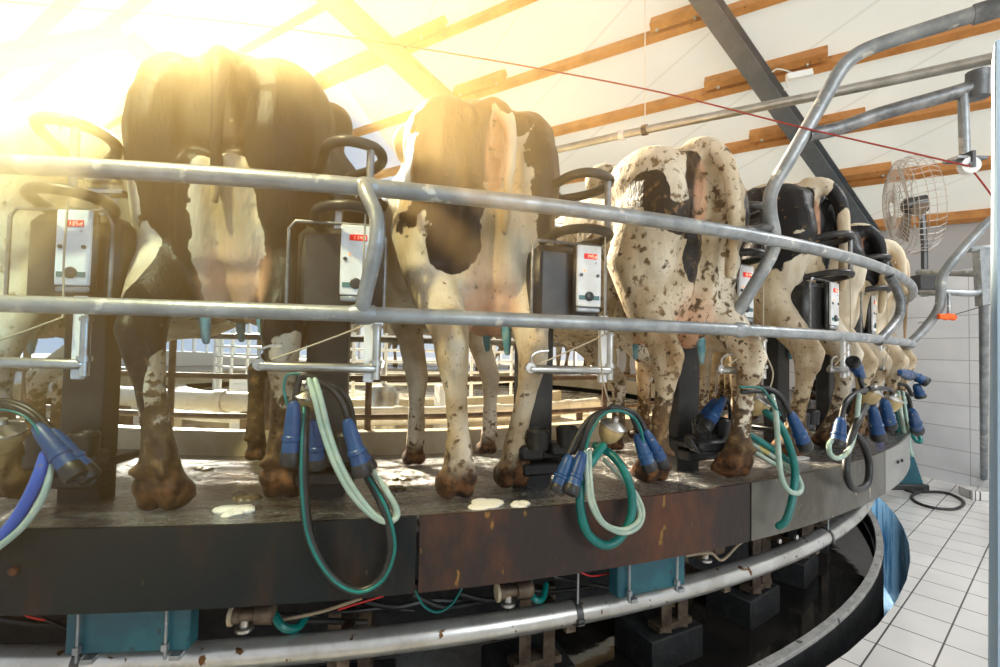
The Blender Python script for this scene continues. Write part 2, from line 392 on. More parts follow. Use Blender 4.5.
# for the brick texture: local x runs along the wall, local z up
mt = M['wall_tile'].node_tree
mp = [n for n in mt.nodes if n.type == 'MAPPING'][0]; mp.inputs['Rotation'].default_value = (rad(-90), 0, 0)
m = MB(); m.box((me_w/2-4, -.085, 1.49), (me_w, .24, .04), bev=.01); o2 = m.build('trim_1', 'wallup', smooth=False); o2.rotation_euler = o.rotation_euler; o2.location = WP; struct(o2)
# wall box lies on the far side of WP: flip so that its face is at WP
for q in (o, o2): q.location = WP
# ground floor outside the pit
m = MB(); n = 96; A = []; 
for i in range(n+1):
    d = 360*i/n; A.append(pol(6.06, d, FLOOR))
for i in range(n+1):
    d = rad(360*i/n); A.append(Vector((CX+16*math.cos(d), CY+16*math.sin(d), FLOOR)))
m.add(A, [(i, i+1, n+1+i+1, n+1+i) for i in range(n)])
struct(m.build('floor', 'floor_tile', smooth=False))
m = MB(); A = [Vector((CX+r_*math.cos(rad(d)), CY+r_*math.sin(rad(d)), FLOOR-.01)) for r_ in (15.9, 60) for d in range(0, 361, 10)]
m.add(A, [(i, i+1, 37+i+1, 37+i) for i in range(36)]); o = m.build('floor', 'inner_floor', smooth=False); struct(o)
# pit: outer lining, trough bottom, curb, water
m = MB(); m.ring([(6.06, FLOOR-.001), (6.14, FLOOR-.001), (6.14, -1.75), (6.06, -1.75)], -200, 160, 144); struct(m.build('trim_2', 'trough'))
m = MB(); m.ring([(5.9, -1.70), (6.1, -1.70), (6.1, -1.78), (5.9, -1.78)], -200, 160, 120); struct(m.build('trim_3', 'water'))
m = MB(); m.ring([(5.865, -.905), (5.905, -.905), (5.91, -.915), (5.91, -.925), (5.86, -.925), (5.86, -.915)], -200, 160, 160); struct(m.build('trim_4', 'curb'))
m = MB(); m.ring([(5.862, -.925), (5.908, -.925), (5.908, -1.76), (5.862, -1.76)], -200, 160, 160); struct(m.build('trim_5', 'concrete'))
m = MB(); m.add([pol(5.86, 360*i/90, -1.05) for i in range(90)], [tuple(range(90))]); o = m.build('pit_water', 'water', smooth=False); tag(o, 'dark still water in the round pit under the platform', 'water', kind='stuff')
# ------------------------------------------------------------------ rotary platform
plat = thing('rotary_platform', 'round milking platform with rusty dark steel edge and wet mucky deck', 'milking platform', (CX, CY, 0))
ri = 4.45
m = MB(); n = 240
prof = [(R-.006, 0), (ri, -.10*(R-ri)), (ri, -.10*(R-ri)-.05), (R-.006, -.05)]
m.ring(prof, -200, 160, n); m.build('deck', 'deck', plat)
# fascia panels, each a rolled plate section
secs = [(-200, -114, 'fascia_dark'), (-114, -90.9, 'fascia_steel'), (-90.8, -76.2, 'fascia_dark'), (-76.1, -63.6, 'fascia_rust'), (-63.5, -51.2, 'fascia_steel'), (-51.1, -36, 'fascia_bright'), (-35.9, -10, 'fascia_steel'), (-9.9, 160, 'fascia_dark')]
secs[1] = (-114, -90.9, 'fascia_dark')
for a0, a1, mm in secs:
    m = MB(); m.ring([(R, .004), (R+.012, .004), (R+.012, -.225), (R, -.225)], a0, a1, max(4, int((a1-a0)/1.5))); o = m.build('fascia_panel', mm, plat)
m = MB(); m.ring([(R-.03, -.205), (R+.002, -.205), (R+.002, -.222), (R-.03, -.222)], -200, 160, 200); m.build('lower_flange', 'fascia_dark', plat)
m = MB(); m.ring([(ri-.12, -.02), (ri, -.02), (ri, -.25), (ri-.12, -.25)], -200, 160, 120); m.build('inner_kerb', 'kerb', plat)
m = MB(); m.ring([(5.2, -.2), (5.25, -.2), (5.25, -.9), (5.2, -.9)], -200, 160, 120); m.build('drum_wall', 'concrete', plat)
for (u, v) in ((779, 600), (796, 596)):
    p = rim(u, 541 if u < 790 else 537, R+.014); d = (p-Vector((CX, CY, p.z))).normalized()
    m = MB(); m.lathe([(.010, -.002), (.010, .006), (.005, .009)], p, d, 8); m.build('bolt', 'steel', plat)
for (u, v) in ((897.5, 462), (901.5, 460.5)):
    p = rim(u, v, R+.013); d = (p-Vector((CX, CY, p.z))).normalized()
    m = MB(); m.lathe([(.010, -.002), (.010, .006), (.005, .009)], p, d, 8); m.build('bolt', 'black', plat)
p = rim(14, 571, R+.013); d = (p-Vector((CX, CY, p.z))).normalized()
m = MB(); m.lathe([(.012, -.002), (.012, .006), (.006, .01)], p, d, 8); m.build('bolt', 'fascia_rust', plat)
# inner area
m = MB(); m.add([pol(ri-.1, 360*i/90, -.34) for i in range(90)], [tuple(range(90))]); struct(m.build('floor', 'inner_floor', smooth=False))
m = MB(); m.ring([(4.7, -1.045), (5.78, -1.045), (5.78, -1.12), (4.7, -1.12)], -104, -67, 40); struct(m.build('floor', 'pit_slab'))
# concrete blocks with pipe stands in the water
for i, a in enumerate((-94.7, -86.5, -78.3, -70.1, -61.9, -53.7, -45.5, -37.3)):
    names = ['at the far left under the platform', 'under the left end of the milk line', 'under the milk line left of centre', 'nearest the bottom centre of the pit', 'in the middle of the pit, right of bottom centre', 'just right of the middle one', 'third block towards the far right', 'farthest block at the right under the milk line']
    b = thing('concrete_block', 'dark concrete footing block in water ' + names[i], 'concrete block', pol(5.5, a, -1.1), rad(a+90))
    m = MB(); fr = Matrix.Rotation(rad(a+90), 3, 'Z')
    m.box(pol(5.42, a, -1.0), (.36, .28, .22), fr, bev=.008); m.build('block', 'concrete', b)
    s = MB(); s.bar(pol(5.52, a+.6, -.88), pol(5.52, a+.6, -.53), .05, .05, up=(1, 0, 0)); s.bar(pol(5.52, a-.6, -.88), pol(5.52, a-.6, -.53), .05, .05, up=(1, 0, 0)); s.bar(pol(5.5, a-1.2, -.86), pol(5.5, a+1.2, -.86), .08, .03); s.bar(pol(5.5, a, -.55), pol(5.83, a, -.55), .04, .03)
    s.build('pipe_stand', 'rusty' if i != 4 else 'rusty', b)
# milk line pipe and its clamps
RP, ZP = 5.827, -.491
ln = thing('milk_line', 'long curved steel milk line pipe running below the platform edge', 'pipe', pol(RP, -90, ZP))
MB().tube(arc(RP, ZP, -130, -40.5, 110)+[pol(RP-.02, -39.8, ZP+.01), pol(RP-.06, -39.3, ZP+.04), pol(RP-.1, -39.1, ZP+.1)], .045, 20).build('pipe', 'pipe', ln)
for (u, v) in ((85, 655), (575, 611), (824, 540), (350, 640)):
    if u == 350: continue
    p = rim(u, v, RP); a = math.degrees(math.atan2(p.y-CY, p.x-CX))
    m = MB(); m.tube([pol(RP, a-.13, ZP), pol(RP, a+.13, ZP)], .0475, 20, round_=False)
    q = pol(RP+.045, a, ZP-.01); m.box(q, (.03, .014, .016), Matrix.Rotation(rad(a+90), 3, 'Z'), bev=.003); m.box(q+Vector((0, 0, -.014)), (.03, .014, .006), Matrix.Rotation(rad(a+90), 3, 'Z')); 
    cl = m.build('clamp', 'clamp', ln)
    MB().tube([pol(RP+.02, a, ZP+.04), pol(RP+.02, a, -.2)], .004, 6).build('hanger_rod', 'galv', ln)
# teal boxes
for (u0, u1, nm) in ((66, 190, 'long teal metal box bolted under the platform edge at bottom left'), (617, 685, 'teal metal box hanging under the rusty platform edge right of centre')):
    p0 = rim(u0, 620, 5.93); p1 = rim(u1, 575 if u0 > 300 else 620, 5.93)
    a0 = math.degrees(math.atan2(p0.y-CY, p0.x-CX)); a1 = math.degrees(math.atan2(p1.y-CY, p1.x-CX)); a = (a0+a1)/2; L = rad(a1-a0)*5.93
    b = thing('junction_box', nm, 'metal box', pol(5.86, a, -.42), rad(a+90)); fr = Matrix.Rotation(rad(a+90), 3, 'Z')
    m = MB(); m.box(pol(5.90, a, -.315), (L, .06, .195), fr, bev=.006); m.build('housing', 'teal_box', b)
    for e in (a0+(a1-a0)*.13, a0+(a1-a0)*.83):
        m = MB(); m.tube([pol(5.945, e, -.215), pol(5.945, e, -.425)], .0045, 6); m.box(pol(5.945, e, -.39), (.016, .016, .02), fr); m.box(pol(5.93, e+.25, -.425), (.03, .03, .014), fr); m.build('bolt_rod', 'galv', b)
# brown drive fittings
for (u, v, nm) in ((245, 618, 'brown corroded valve fitting under the platform beside the teal hose'), (508, 594, 'brown corroded valve fitting under the platform at bottom centre'), (705, 552, 'brown valve fitting under the platform right of the teal box')):
    p = rim(u, v, 5.8); a = math.degrees(math.atan2(p.y-CY, p.x-CX)); z = p.z+.01
    b = thing('valve_fitting', nm, 'fitting', pol(5.8, a, z), 0); tv = Vector((-math.sin(rad(a)), math.cos(rad(a)), 0))
    m = MB(); c = pol(5.8, a, z); m.lathe([(.015, -.04), (.026, -.037), (.026, -.015), (.02, -.013), (.02, .03), (.03, .035), (.034, .09), (.02, .1)], c, tv, 16); m.build('body', 'rusty', b)
    m = MB(); m.lathe([(.022, -.05), (.032, -.047), (.032, -.036), (.022, -.034)], c, tv, 16); m.build('cap', 'kerb' if u < 600 else 'rusty', b)
    m = MB(); m.lathe([(.016, -.0), (.016, -.035), (.03, -.038), (.03, -.048), (.01, -.05)], c, (0, 0, 1), 12); m.build('drain', 'steel', b)
def hose(name, pts, r, mat, label, cat='hose', rr=5.9, n=8, k=6, group=None, parent=None):
    """pts: (u, v[, radius]) points hung on or near the platform rim, or Vectors"""
    P = [p if isinstance(p, Vector) else (rim(p[0], p[1], p[2] if len(p) > 2 else rr)) for p in pts]
    m = MB(); m.tube(smooth_pts(P, k), r, n)
    o = m.build(name, mat, parent)
    if parent is None: tag(o, label, cat, group)
    return o
hose('teal_hose', [(268, 596, 5.75), (273, 612, 5.8), (283, 627, 5.83), (297, 628, 5.8), (306, 616, 5.75)], .014, 'teal_hose', 'short teal hose looping below the platform edge left of centre')
hose('teal_hose', [(530, 580, 5.75), (531, 592, 5.8), (536, 600, 5.83), (543, 598, 5.8), (546, 584, 5.75)], .012, 'teal_hose', 'small teal hose loop beside the bottom centre valve fitting')
hose('thin_teal_tube', [(415, 590, 5.85), (424, 606, 5.87), (438, 612, 5.88), (452, 604, 5.87), (462, 588, 5.85)], .004, 'teal_hose', 'thin teal tube sagging below the platform edge', 'tube')
hose('tan_cable', [(685, 556, 5.85), (710, 553, 5.85), (722, 560, 5.86), (738, 545, 5.85), (752, 534, 5.8)], .006, 'tan', 'tan cable sagging right of the teal box', 'cable')
hose('tan_cable', [(270, 622, 5.8), (320, 612, 5.8), (362, 598, 5.8)], .006, 'tan', 'tan cable running under the platform left of centre', 'cable')
hose('red_wire', [(338, 610, 5.8), (360, 603, 5.8), (384, 596, 5.8)], .003, 'redwire', 'thin red wire under the platform left of centre', 'wire')
hose('red_wire', [(20, 612, 5.85), (30, 617, 5.85), (45, 620, 5.83)], .003, 'redwire', 'thin red wire under the platform at far left', 'wire')
hose('red_wire', [(580, 572, 5.85), (592, 576, 5.85), (610, 573, 5.83)], .003, 'redwire', 'thin red wire left of the right-hand teal box', 'wire')
rnd = random.Random(7)
for i, u in enumerate(range(-10, 600, 47)):
    v0 = 618 if u < 250 else 618-(u-250)*.13
    if 60 < u < 180: continue
    hose('black_cable', [(u, v0+rnd.uniform(-4, 6), 5.6), (u+30, v0+rnd.uniform(2, 16), 5.62), (u+62, v0+rnd.uniform(-4, 12), 5.6), (u+95, v0+rnd.uniform(-6, 8), 5.58)], rnd.choice((.006, .009, .012)), 'wire' if i % 3 else 'charcoal', 'dark cable in the tangle under the platform edge', 'cable', group='cables under the platform')
# ------------------------------------------------------------------ guard rails round the platform
RU, ZU, RLo, ZL = 6.083, .989, 6.078, .611
ur = thing('guard_rail', 'curved galvanised guard rail in front of the cows, with bent struts', 'guard rail', pol(RU, -90, ZL))
MB().tube(arc(RU, ZU, -118, 12, 150), .0265, 16).build('upper_rail', 'galv', ur)
MB().tube(arc(RLo, ZL, -118, 12, 150), .0235, 16).build('lower_rail', 'galv', ur)
def strut(pts, r, mat='galv', name='strut', par=ur, k=8):
    P = [p if isinstance(p, Vector) else rim(*p) for p in pts]
    return MB().tube(smooth_pts(P, k), r, 14).build(name, mat, par)
strut([(366, 184, RU+.0), (366, 192, RU+.04), (376, 215, RU+.07), (377, 240, RU+.08), (371, 270, RU+.06), (364, 300, RU+.02), (362, 312, RLo)], .022)
strut([(889, 276, RU), (896, 288, RU+.02), (901, 303, RU+.04), (897, 320, RU+.03), (878, 342, RLo)], .024, 'galv_dark')
for u, v, rr_ in ((363, 310, RLo), (368, 187, RU), (740, 327, RLo)):
    p = rim(u, v, rr_); a = math.degrees(math.atan2(p.y-CY, p.x-CX)); z = ZL if rr_ == RLo else ZU
    MB().tube([pol(rr_, a-.35, z), pol(rr_, a-.15, z), pol(rr_, a+.15, z), pol(rr_, a+.35, z)], [.024, .031, .031, .024], 12).build('weld', 'galv', ur)
# bent gate pipe rising from the rails to the upper right
gp = thing('bent_guard_pipe', 'thick bent dark galvanised pipe rising from the rail to the roof side', 'bent pipe', rim(730, 326, RLo))
def dp(u, v, d): return at(u, v, d)
P = [dp(728, 327, 2.10), dp(740, 308, 2.08), dp(757, 280, 2.05), dp(771, 255, 2.02), dp(774, 235, 1.99), dp(770, 212, 1.96), dp(772, 190, 1.93), dp(790, 158, 1.90), dp(820, 106, 1.86), dp(838, 74, 1.83), dp(852, 58, 1.81), dp(875, 46, 1.78), dp(930, 28, 1.70), dp(975, 14, 1.63)]
MB().tube(smooth_pts(P, 6), .0265, 16).build('pipe', 'galv', gp)
MB().tube([dp(973, 15, 1.635), dp(1040, -5, 1.55)], .033, 16).build('sleeve', 'galv_dark', gp)
P = [dp(808, 135, 1.88), dp(840, 128, 1.87), dp(880, 114, 1.84), dp(940, 97, 1.79), dp(978, 86, 1.76)]
MB().tube(smooth_pts(P, 6), .0265, 16).build('side_branch', 'galv_dark', gp)
MB().tube([dp(977, 98, 1.76), dp(978, 72, 1.76)], .036, 12).build('branch_end', 'galv_dark', gp)
MB().tube([dp(963, 92, 1.77), dp(965, 158, 1.77)], .017, 12).build('drop_pipe', 'galv', gp)
pl = MB(); pl.box(dp(965, 160, 1.76), (.11, .06, .010)); pl.build('bracket_plate', 'galv_dark', gp)
MB().tube([rim(738, 233, RU), dp(757, 231, 1.99), dp(772, 226, 1.975)], .024, 14).build('rail_tie', 'galv_dark', gp)
# pulley
c = dp(969, 166, 1.74); py = thing('pulley', 'small round pulley wheel under the bracket plate with red cord', 'pulley', c)
m = MB(); m.lathe([(.018, -.014), (.03, -.014), (.03, -.01), (.02, -.003), (.02, .003), (.03, .01), (.03, .014), (.018, .014)], c, (.25, 1, 0), 20); m.build('wheel', 'panel', py)
m = MB(); m.lathe([(.009, -.02), (.009, .02)], c, (.25, 1, 0), 10); m.build('axle', 'clamp', py)
m = MB(); m.box(c+Vector((0, 0, .02)), (.012, .04, .06)); m.build('fork', 'clamp', py)
cord = [dp(-40, -3, 2.3), dp(0, 1, 2.3), dp(230, 22, 2.25), dp(430, 50, 2.15), dp(640, 88, 2.0), dp(800, 127, 1.86), dp(955, 163, 1.735), dp(972, 170, 1.73), dp(1015, 228, 1.73)]
o = MB().tube(smooth_pts(cord, 8), .0032, 6).build('pull_cord', 'red'); tag(o, 'thin red pull cord running across under the roof to the pulley', 'cord')
for (u, v, d) in ((437, 51.5, 2.145), (615, 84, 2.02)):
    pass
# high vacuum line
vl = thing('overhead_pipe', 'long slim steel pipe crossing under the roof at upper right', 'pipe', dp(700, 121, 2.8))
P = [dp(470, 170, 3.7), dp(560, 149, 3.35), dp(645, 130, 3.05), dp(760, 107, 2.7), dp(850, 89, 2.45), dp(930, 72, 2.25), dp(1030, 50, 2.0)]
MB().tube(smooth_pts(P, 6), .025, 14).build('pipe', 'steel', vl)
for (u, v, d, mm) in ((622, 135, 3.13, 'panel'), (645, 130, 3.05, 'clamp')):
    a = dp(u-2.5, v+.6, d+.01); b = dp(u+2.5, v-.6, d-.01); MB().tube([a, b], .034, 14).build('collar', mm, vl)
top = onroof(646, 2, -.2)
o = MB().tube([dp(645, 125, 3.05), dp(645, 40, 3.06), dp(645, -60, 3.07)], .0035, 6).build('hanging_wire', 'cable_white'); tag(o, 'thin white wire holding the overhead pipe up to the roof', 'wire')
# light wire loop and bracket at the beam
o = MB().tube(smooth_pts([dp(772, 72, 4), dp(778, 69, 4), dp(790, 72, 4), dp(793, 76, 4), dp(786, 78, 4), dp(788, 88, 4), dp(784, 90, 4)], 6), .006, 6).build('white_cable', 'cable_white'); tag(o, 'loop of white cable beside the grey roof beam', 'cable')
o = MB().bar(dp(787, 77, 3.98), dp(812, 72, 3.98), .03, .05).build('strip_lamp', 'panel', smooth=False); tag(o, 'small grey strip lamp by the white cable under the roof', 'lamp')
pl_ = thing('added_pendant', 'added round fill lamp over the tiled floor beyond the right edge', 'lamp', (4.4, 2.4, 3.0))  # lamp added out of view to brighten the right wall and floor
m = MB(); m.lathe([(.03, .5), (.03, .12), (.10, .10), (.28, .0), (.27, -.005), (.09, .085)], (4.4, 2.4, 3.0), n=24); m.build('shade', 'beam', pl_)
MB().tube([(4.4, 2.4, 3.5), (4.4, 2.4, 6.5)], .008, 6).build('flex', 'wire', pl_)
ld = bpy.data.lights.new('added_pendant_fill', 'AREA'); ld.shape = 'DISK'; ld.size = .5; ld.energy = 95; ld.color = (.92, .96, 1)
hp, ht = Vector((-1.5, .35, 2.9)), Vector((-1.15, 1.45, 1.2)); hx_ = (ht-hp).normalized()
hl_ = thing('added_warm_lamp', 'added warm fill lamp hanging over the left end of the guard rail', 'lamp', hp)  # lamp added above the view to turn the left cows and glow golden
m = MB(); m.lathe([(.03, -.12), (.04, -.1), (.12, .0), (.115, .0), (.035, -.09)], hp, hx_, 20); m.build('shade', 'steel', hl_)
MB().tube([hp-hx_*.12, hp+Vector((0, 0, .4)), hp+Vector((0, 0, 1.6))], .006, 6).build('flex', 'wire', hl_)
hl2 = bpy.data.lights.new('added_warm_fill', 'SPOT'); hl2.energy = 1300; hl2.color = (1, .58, .22); hl2.shadow_soft_size = .08; hl2.spot_size = rad(60); hl2.spot_blend = 1
ho = bpy.data.objects.new('added_warm_fill', hl2); C.objects.link(ho); ho.location = hp; ho.rotation_euler = (-hx_).to_track_quat('Z', 'Y').to_euler()
lo_ = bpy.data.objects.new('added_pendant_fill', ld); C.objects.link(lo_); lo_.location = (4.4, 2.4, 2.985)
wp = pol(5.965, -10, -.95); wt = pol(6.05, -27, -1.4)
wk = thing('added_trough_lamp', 'added small bluish fill lamp hidden in the trough behind the far end of the platform', 'lamp', wp); wax = (wt-wp).normalized()  # lamp added behind the platform to light the blue trough wall
m = MB(); m.lathe([(.02, -.06), (.035, -.05), (.045, .0), (.04, -.004), (.02, -.03)], wp, wax, 16); m.build('housing', 'clamp', wk)
MB().tube([wp-wax*.05, wp+Vector((0, 0, .07))], .006, 6).build('bracket', 'clamp', wk)
wl = bpy.data.lights.new('added_trough_fill', 'SPOT'); wl.energy = 240; wl.color = (.5, .76, 1); wl.shadow_soft_size = .03; wl.spot_size = rad(50); wl.spot_blend = .6
wo = bpy.data.objects.new('added_trough_fill', wl); C.objects.link(wo); wo.location = wp+wax*.01; wo.rotation_euler = (-wax).to_track_quat('Z', 'Y').to_euler()
# ------------------------------------------------------------------ roof timbers and beams
ORD = ['first', 'second', 'third', 'fourth', 'fifth', 'sixth', 'seventh', 'eighth', 'ninth', 'tenth']
blocks = {1: [(838, 176, 893, 158)], 2: [(750, 143, 866, 108)], 3: [(704, 80, 828, 46)], 4: [(457, 95, 503, 72), (650, 22, 702, -2)], 5: [(310, 70, 440, 14)]}
for i in range(8):
    d = 12-i*1.056-.03
    if d < RIDGE+.3: break
    b = thing('roof_purlin', '%s timber purlin up from the pale upper wall, under the white roof' % ORD[i], 'timber beam', rp(d, 10, -.1))
    m = MB(); m.bar(rp(d, T0+.2, -.14), rp(d, T1-.2, -.14), .12, .2, up=(NV*SL+Vector((0, 0, 1)))); m.build('timber', 'wood', b, smooth=False)
    for (u0, v0, u1, v1) in blocks.get(i, []):
        t0 = TV.dot(onroof(u0, v0, -.14)); t1 = TV.dot(onroof(u1, v1, -.14))
        m = MB(); m.bar(rp(d-.14, t0, -.12), rp(d-.14, t1, -.12), .13, .2, up=(NV*SL+Vector((0, 0, 1)))); bk = m.build('splice_block', 'wood', b, smooth=False)
        for tt in (t0*.88+t1*.12, t0*.15+t1*.85):
            m = MB(); m.lathe([(.03, 0), (.03, .02), (.012, .035)], rp(d-.14, tt, -.225), (NV*-SL-Vector((0, 0, 1))), 8); m.build('bolt', 'steel', bk)
for i in range(6):
    d = RIDGE-.5-i*1.056
    b = MB(); b.bar(rp(d, T0+.2, -.14), rp(d, T1-.2, -.14), .12, .2, up=(NV*-SL+Vector((0, 0, 1)))); o = b.build('roof_purlin', 'wood', smooth=False); tag(o, '%s timber purlin down from the ridge on the left-hand roof slope' % ORD[i], 'timber beam')
def ibeam(name, a, b, w, h, label, upv):
    m = MB(); d = (b-a).normalized(); upv = (upv-d*upv.dot(d)).normalized()
    for s in (-1, 1): m.bar(a+upv*s*h/2, b+upv*s*h/2, w, .03, up=upv)
    m.bar(a, b, .04, h, up=upv); o = m.build(name, 'beam', smooth=False); tag(o, label, 'steel beam'); return o
rn = NV*SL+Vector((0, 0, 1))
def ext(a, b, k0, k1): return a+(a-b)*k0, b+(b-a)*k1
a, b = onroof(706, 0, -.42), onroof(866, 228, -.42); a, b = ext(a, b, 1.0, .05)
ibeam('steel_beam', a, b, .26, .28, 'thick grey steel roof beam slanting down behind the black and white cow', rn)
a, b = onroof(334, 0, -.42), onroof(447, 103, -.42); a, b = ext(a, b, .25, 2.2)
ibeam('steel_beam', a, b, .30, .30, 'pale sunlit steel roof beam slanting down behind the cow in the centre', rn)
a, b = onroof(-60, 67, -.42, True), onroof(126, 37, -.42); ibeam('steel_beam', a, b, .3, .34, 'washed-out steel roof beam at upper left rising to the ridge', rn)
b2 = onroof(172, 78, -.42); ibeam('steel_beam', b, ext(b, b2, 0, 1.5)[1], .3, .34, 'washed-out steel roof beam sloping down from the ridge above the dark cow', rn)
# ------------------------------------------------------------------ fan cage
fc = dp(910, 206, 5.2); fan = thing('fan', 'large wall fan with three blades behind a pale wire cage', 'fan', fc)
ax = Vector((-.88, .42, -.12)).normalized(); s1 = Vector((0, 0, 1)); s1 = (s1-ax*s1.dot(ax)).normalized(); s2 = ax.cross(s1)
Rf = .52; m = MB()
for k in range(44):
    t = 2*math.pi*k/44; e = s1*math.cos(t)+s2*math.sin(t)
    m.tube([fc+e*.08+ax*.16, fc+e*Rf*.55+ax*.15, fc+e*Rf*.97+ax*.08, fc+e*Rf-ax*.08, fc+e*Rf*.9-ax*.16], .0035, 4, cap=False)
for (rr_, o_) in ((.1, .16), (.2, .158), (.34, .152), (.4, .13), (.47, .1), (.5, .07), (.52, 0), (.52, -.06), (.47, -.15)):
    m.tube([fc+(s1*math.cos(t)+s2*math.sin(t))*rr_+ax*o_ for t in [2*math.pi*j/40 for j in range(41)]], .0035, 4, cap=False)
m.build('wire_cage', 'mesh_wire', fan)
for k in range(3):
    t = .15+2*math.pi*k/3; e = s1*math.cos(t)+s2*math.sin(t); g = s1*-math.sin(t)+s2*math.cos(t)
    m = MB(); P = [fc+e*.08+g*.03-ax*.02, fc+e*.08-g*.04+ax*.02, fc+e*.46-g*.08+ax*.05, fc+e*.46+g*.07-ax*.03]; m.add(P+[p+ax*.008 for p in P], [(0, 1, 2, 3), (7, 6, 5, 4), (0, 4, 5, 1), (1, 5, 6, 2), (2, 6, 7, 3), (3, 7, 4, 0)]); m.build('blade', 'blade', fan, smooth=False)
m = MB(); m.lathe([(.09, -.14), (.09, .04), (.05, .07)], fc, ax, 16); m.build('hub', 'clamp', fan)
m = MB(); m.tube([fc-ax*.1, fc-ax*.12-Vector((0, 0, .45)), fc-ax*.12+Vector((0, 0, -1.0))], .03, 8); m.box(fc-ax*.12+Vector((0, 0, -.86)), (.26, .2, .16), bev=.01); m.build('stand', 'clamp', fan)
# ------------------------------------------------------------------ right gate frame, post and plinth
g = thing('gate_frame', 'galvanised pipe gate frame at the right in front of the tiled wall', 'gate', onz(985, 497, FLOOR))
G = 3.55
def gd(u, v, d=G): return dp(u, v, d)
strutg = lambda pts, r, mat='galv', name='gate_pipe', k=6: MB().tube(smooth_pts([p for p in pts], k), r, 12).build(name, mat, g)
strutg([gd(905, 348, 3.75), gd(925, 328, 3.7), gd(939, 308, 3.65), gd(941, 290, 3.62), gd(942, 277, 3.6), gd(952, 262, 3.56), gd(975, 236, 3.5), gd(992, 220, 3.45), gd(1030, 200, 3.35)], .032)
strutg([gd(968, 249), gd(1040, 247)], .028)
strutg([gd(918, 272, 4.1), gd(979, 274)], .024)
strutg([gd(921, 293, 4.1), gd(940, 293, 3.65)], .024)
strutg([gd(943, 292, 3.62), gd(976, 293), gd(980, 285)], .024)
MB().bar(gd(985, 306), gd(982, 250), .09, .06, up=(0, 1, 0)).build('channel', 'galv', g, smooth=False)
MB().tube([gd(984, 300), onz(984, 489, FLOOR+.0)+Vector((0, 0, .06))], .03, 14).build('post', 'galv', g)
MB().tube([gd(949, 294, 3.6), gd(949, 316, 3.6)], .012, 8).build('drop_rod', 'galv', g)
pp = onz(993, 500, FLOOR); m = MB(); m.box(pp+Vector((-.03, .04, .045)), (.34, .22, .09), Matrix.Rotation(rad(-15), 3, 'Z'), bev=.006); o = m.build('tiled_plinth', 'floor_tile', smooth=False); tag(o, 'low tiled plinth under the gate post on the tiled floor', 'plinth')
m = MB(); 
for k in range(4): m.box(gd(941+k*4, 316.5+(.6 if k % 2 else 0), 3.58), (.045, .03, .04), Matrix.Rotation(.3*k, 3, 'Y'), bev=.006)
o = m.build('orange_insulator', 'orange'); tag(o, 'small orange plastic clips on a wire by the gate', 'clip')
o = MB().tube([gd(918, 323, 4.2), gd(945, 318, 3.6), gd(960, 313, 3.55), gd(1040, 290, 3.3)], .003, 5).build('fence_wire', 'wire'); tag(o, 'thin dark wire through the orange clips', 'wire')
# near plastic strip at the right frame edge
p = dp(996, 350, 1.0)
m = MB(); a = dp(1008, 55, .9); b = dp(1002, 760, .9)
m = MB(); tops = [(994, 60), (997, 40), (1008, 36), (1030, 34)]
vv = []
for (u, v) in tops: vv.append(dp(u, v, .9+.01*math.sin(u)))
for (u, v) in ((990, 690), (998, 690), (1010, 690), (1030, 690)): vv.append(dp(u, v, .9+.01*math.sin(u*.7)))
vv += [q+Vector((0, .004, 0)) for q in vv[:8]]
m.add(vv, [(0, 1, 5, 4), (1, 2, 6, 5), (2, 3, 7, 6), (8, 12, 13, 9), (9, 13, 14, 10), (10, 14, 15, 11), (0, 4, 12, 8), (3, 11, 15, 7), (0, 8, 9, 1), (1, 9, 10, 2), (2, 10, 11, 3)])
o = m.build('plastic_strip', 'curtain'); tag(o, 'pale blue plastic curtain strip at the right edge', 'curtain')
# floor hose at the right
P = [onz(u, v, FLOOR+.012) for (u, v) in ((905, 490), (915, 492), (940, 492), (955, 496), (964, 503), (955, 509), (935, 508), (918, 503), (912, 496), (925, 490), (920, 488))]
o = MB().tube(smooth_pts(P, 6), .014, 8).build('black_hose', 'wire'); tag(o, 'black hose lying in a loop on the tiled floor at the right', 'hose')
# dark green pump leg behind the platform
p = onz(908, 488, FLOOR); m = MB()
pk = thing('pump_stand', 'dark green metal stand beside the far end of the platform', 'stand', p)
q0 = p+Vector((.0, 0, 0)); m = MB(); v = [p+Vector(x) for x in ((-.18, -.05, 0), (.14, -.05, 0), (.14, .2, 0), (-.18, .2, 0), (-.14, 0, .42), (.04, 0, .42), (.04, .12, .42), (-.14, .12, .42))]
m.add(v, [(0, 1, 2, 3), (4, 7, 6, 5), (0, 4, 5, 1), (1, 5, 6, 2), (2, 6, 7, 3), (3, 7, 4, 0)]); m.build('column', 'teal_box', pk, smooth=False)
m = MB(); m.box(p+Vector((-.1, .05, .03)), (.5, .3, .06), bev=.01); m.build('base', 'clamp', pk)
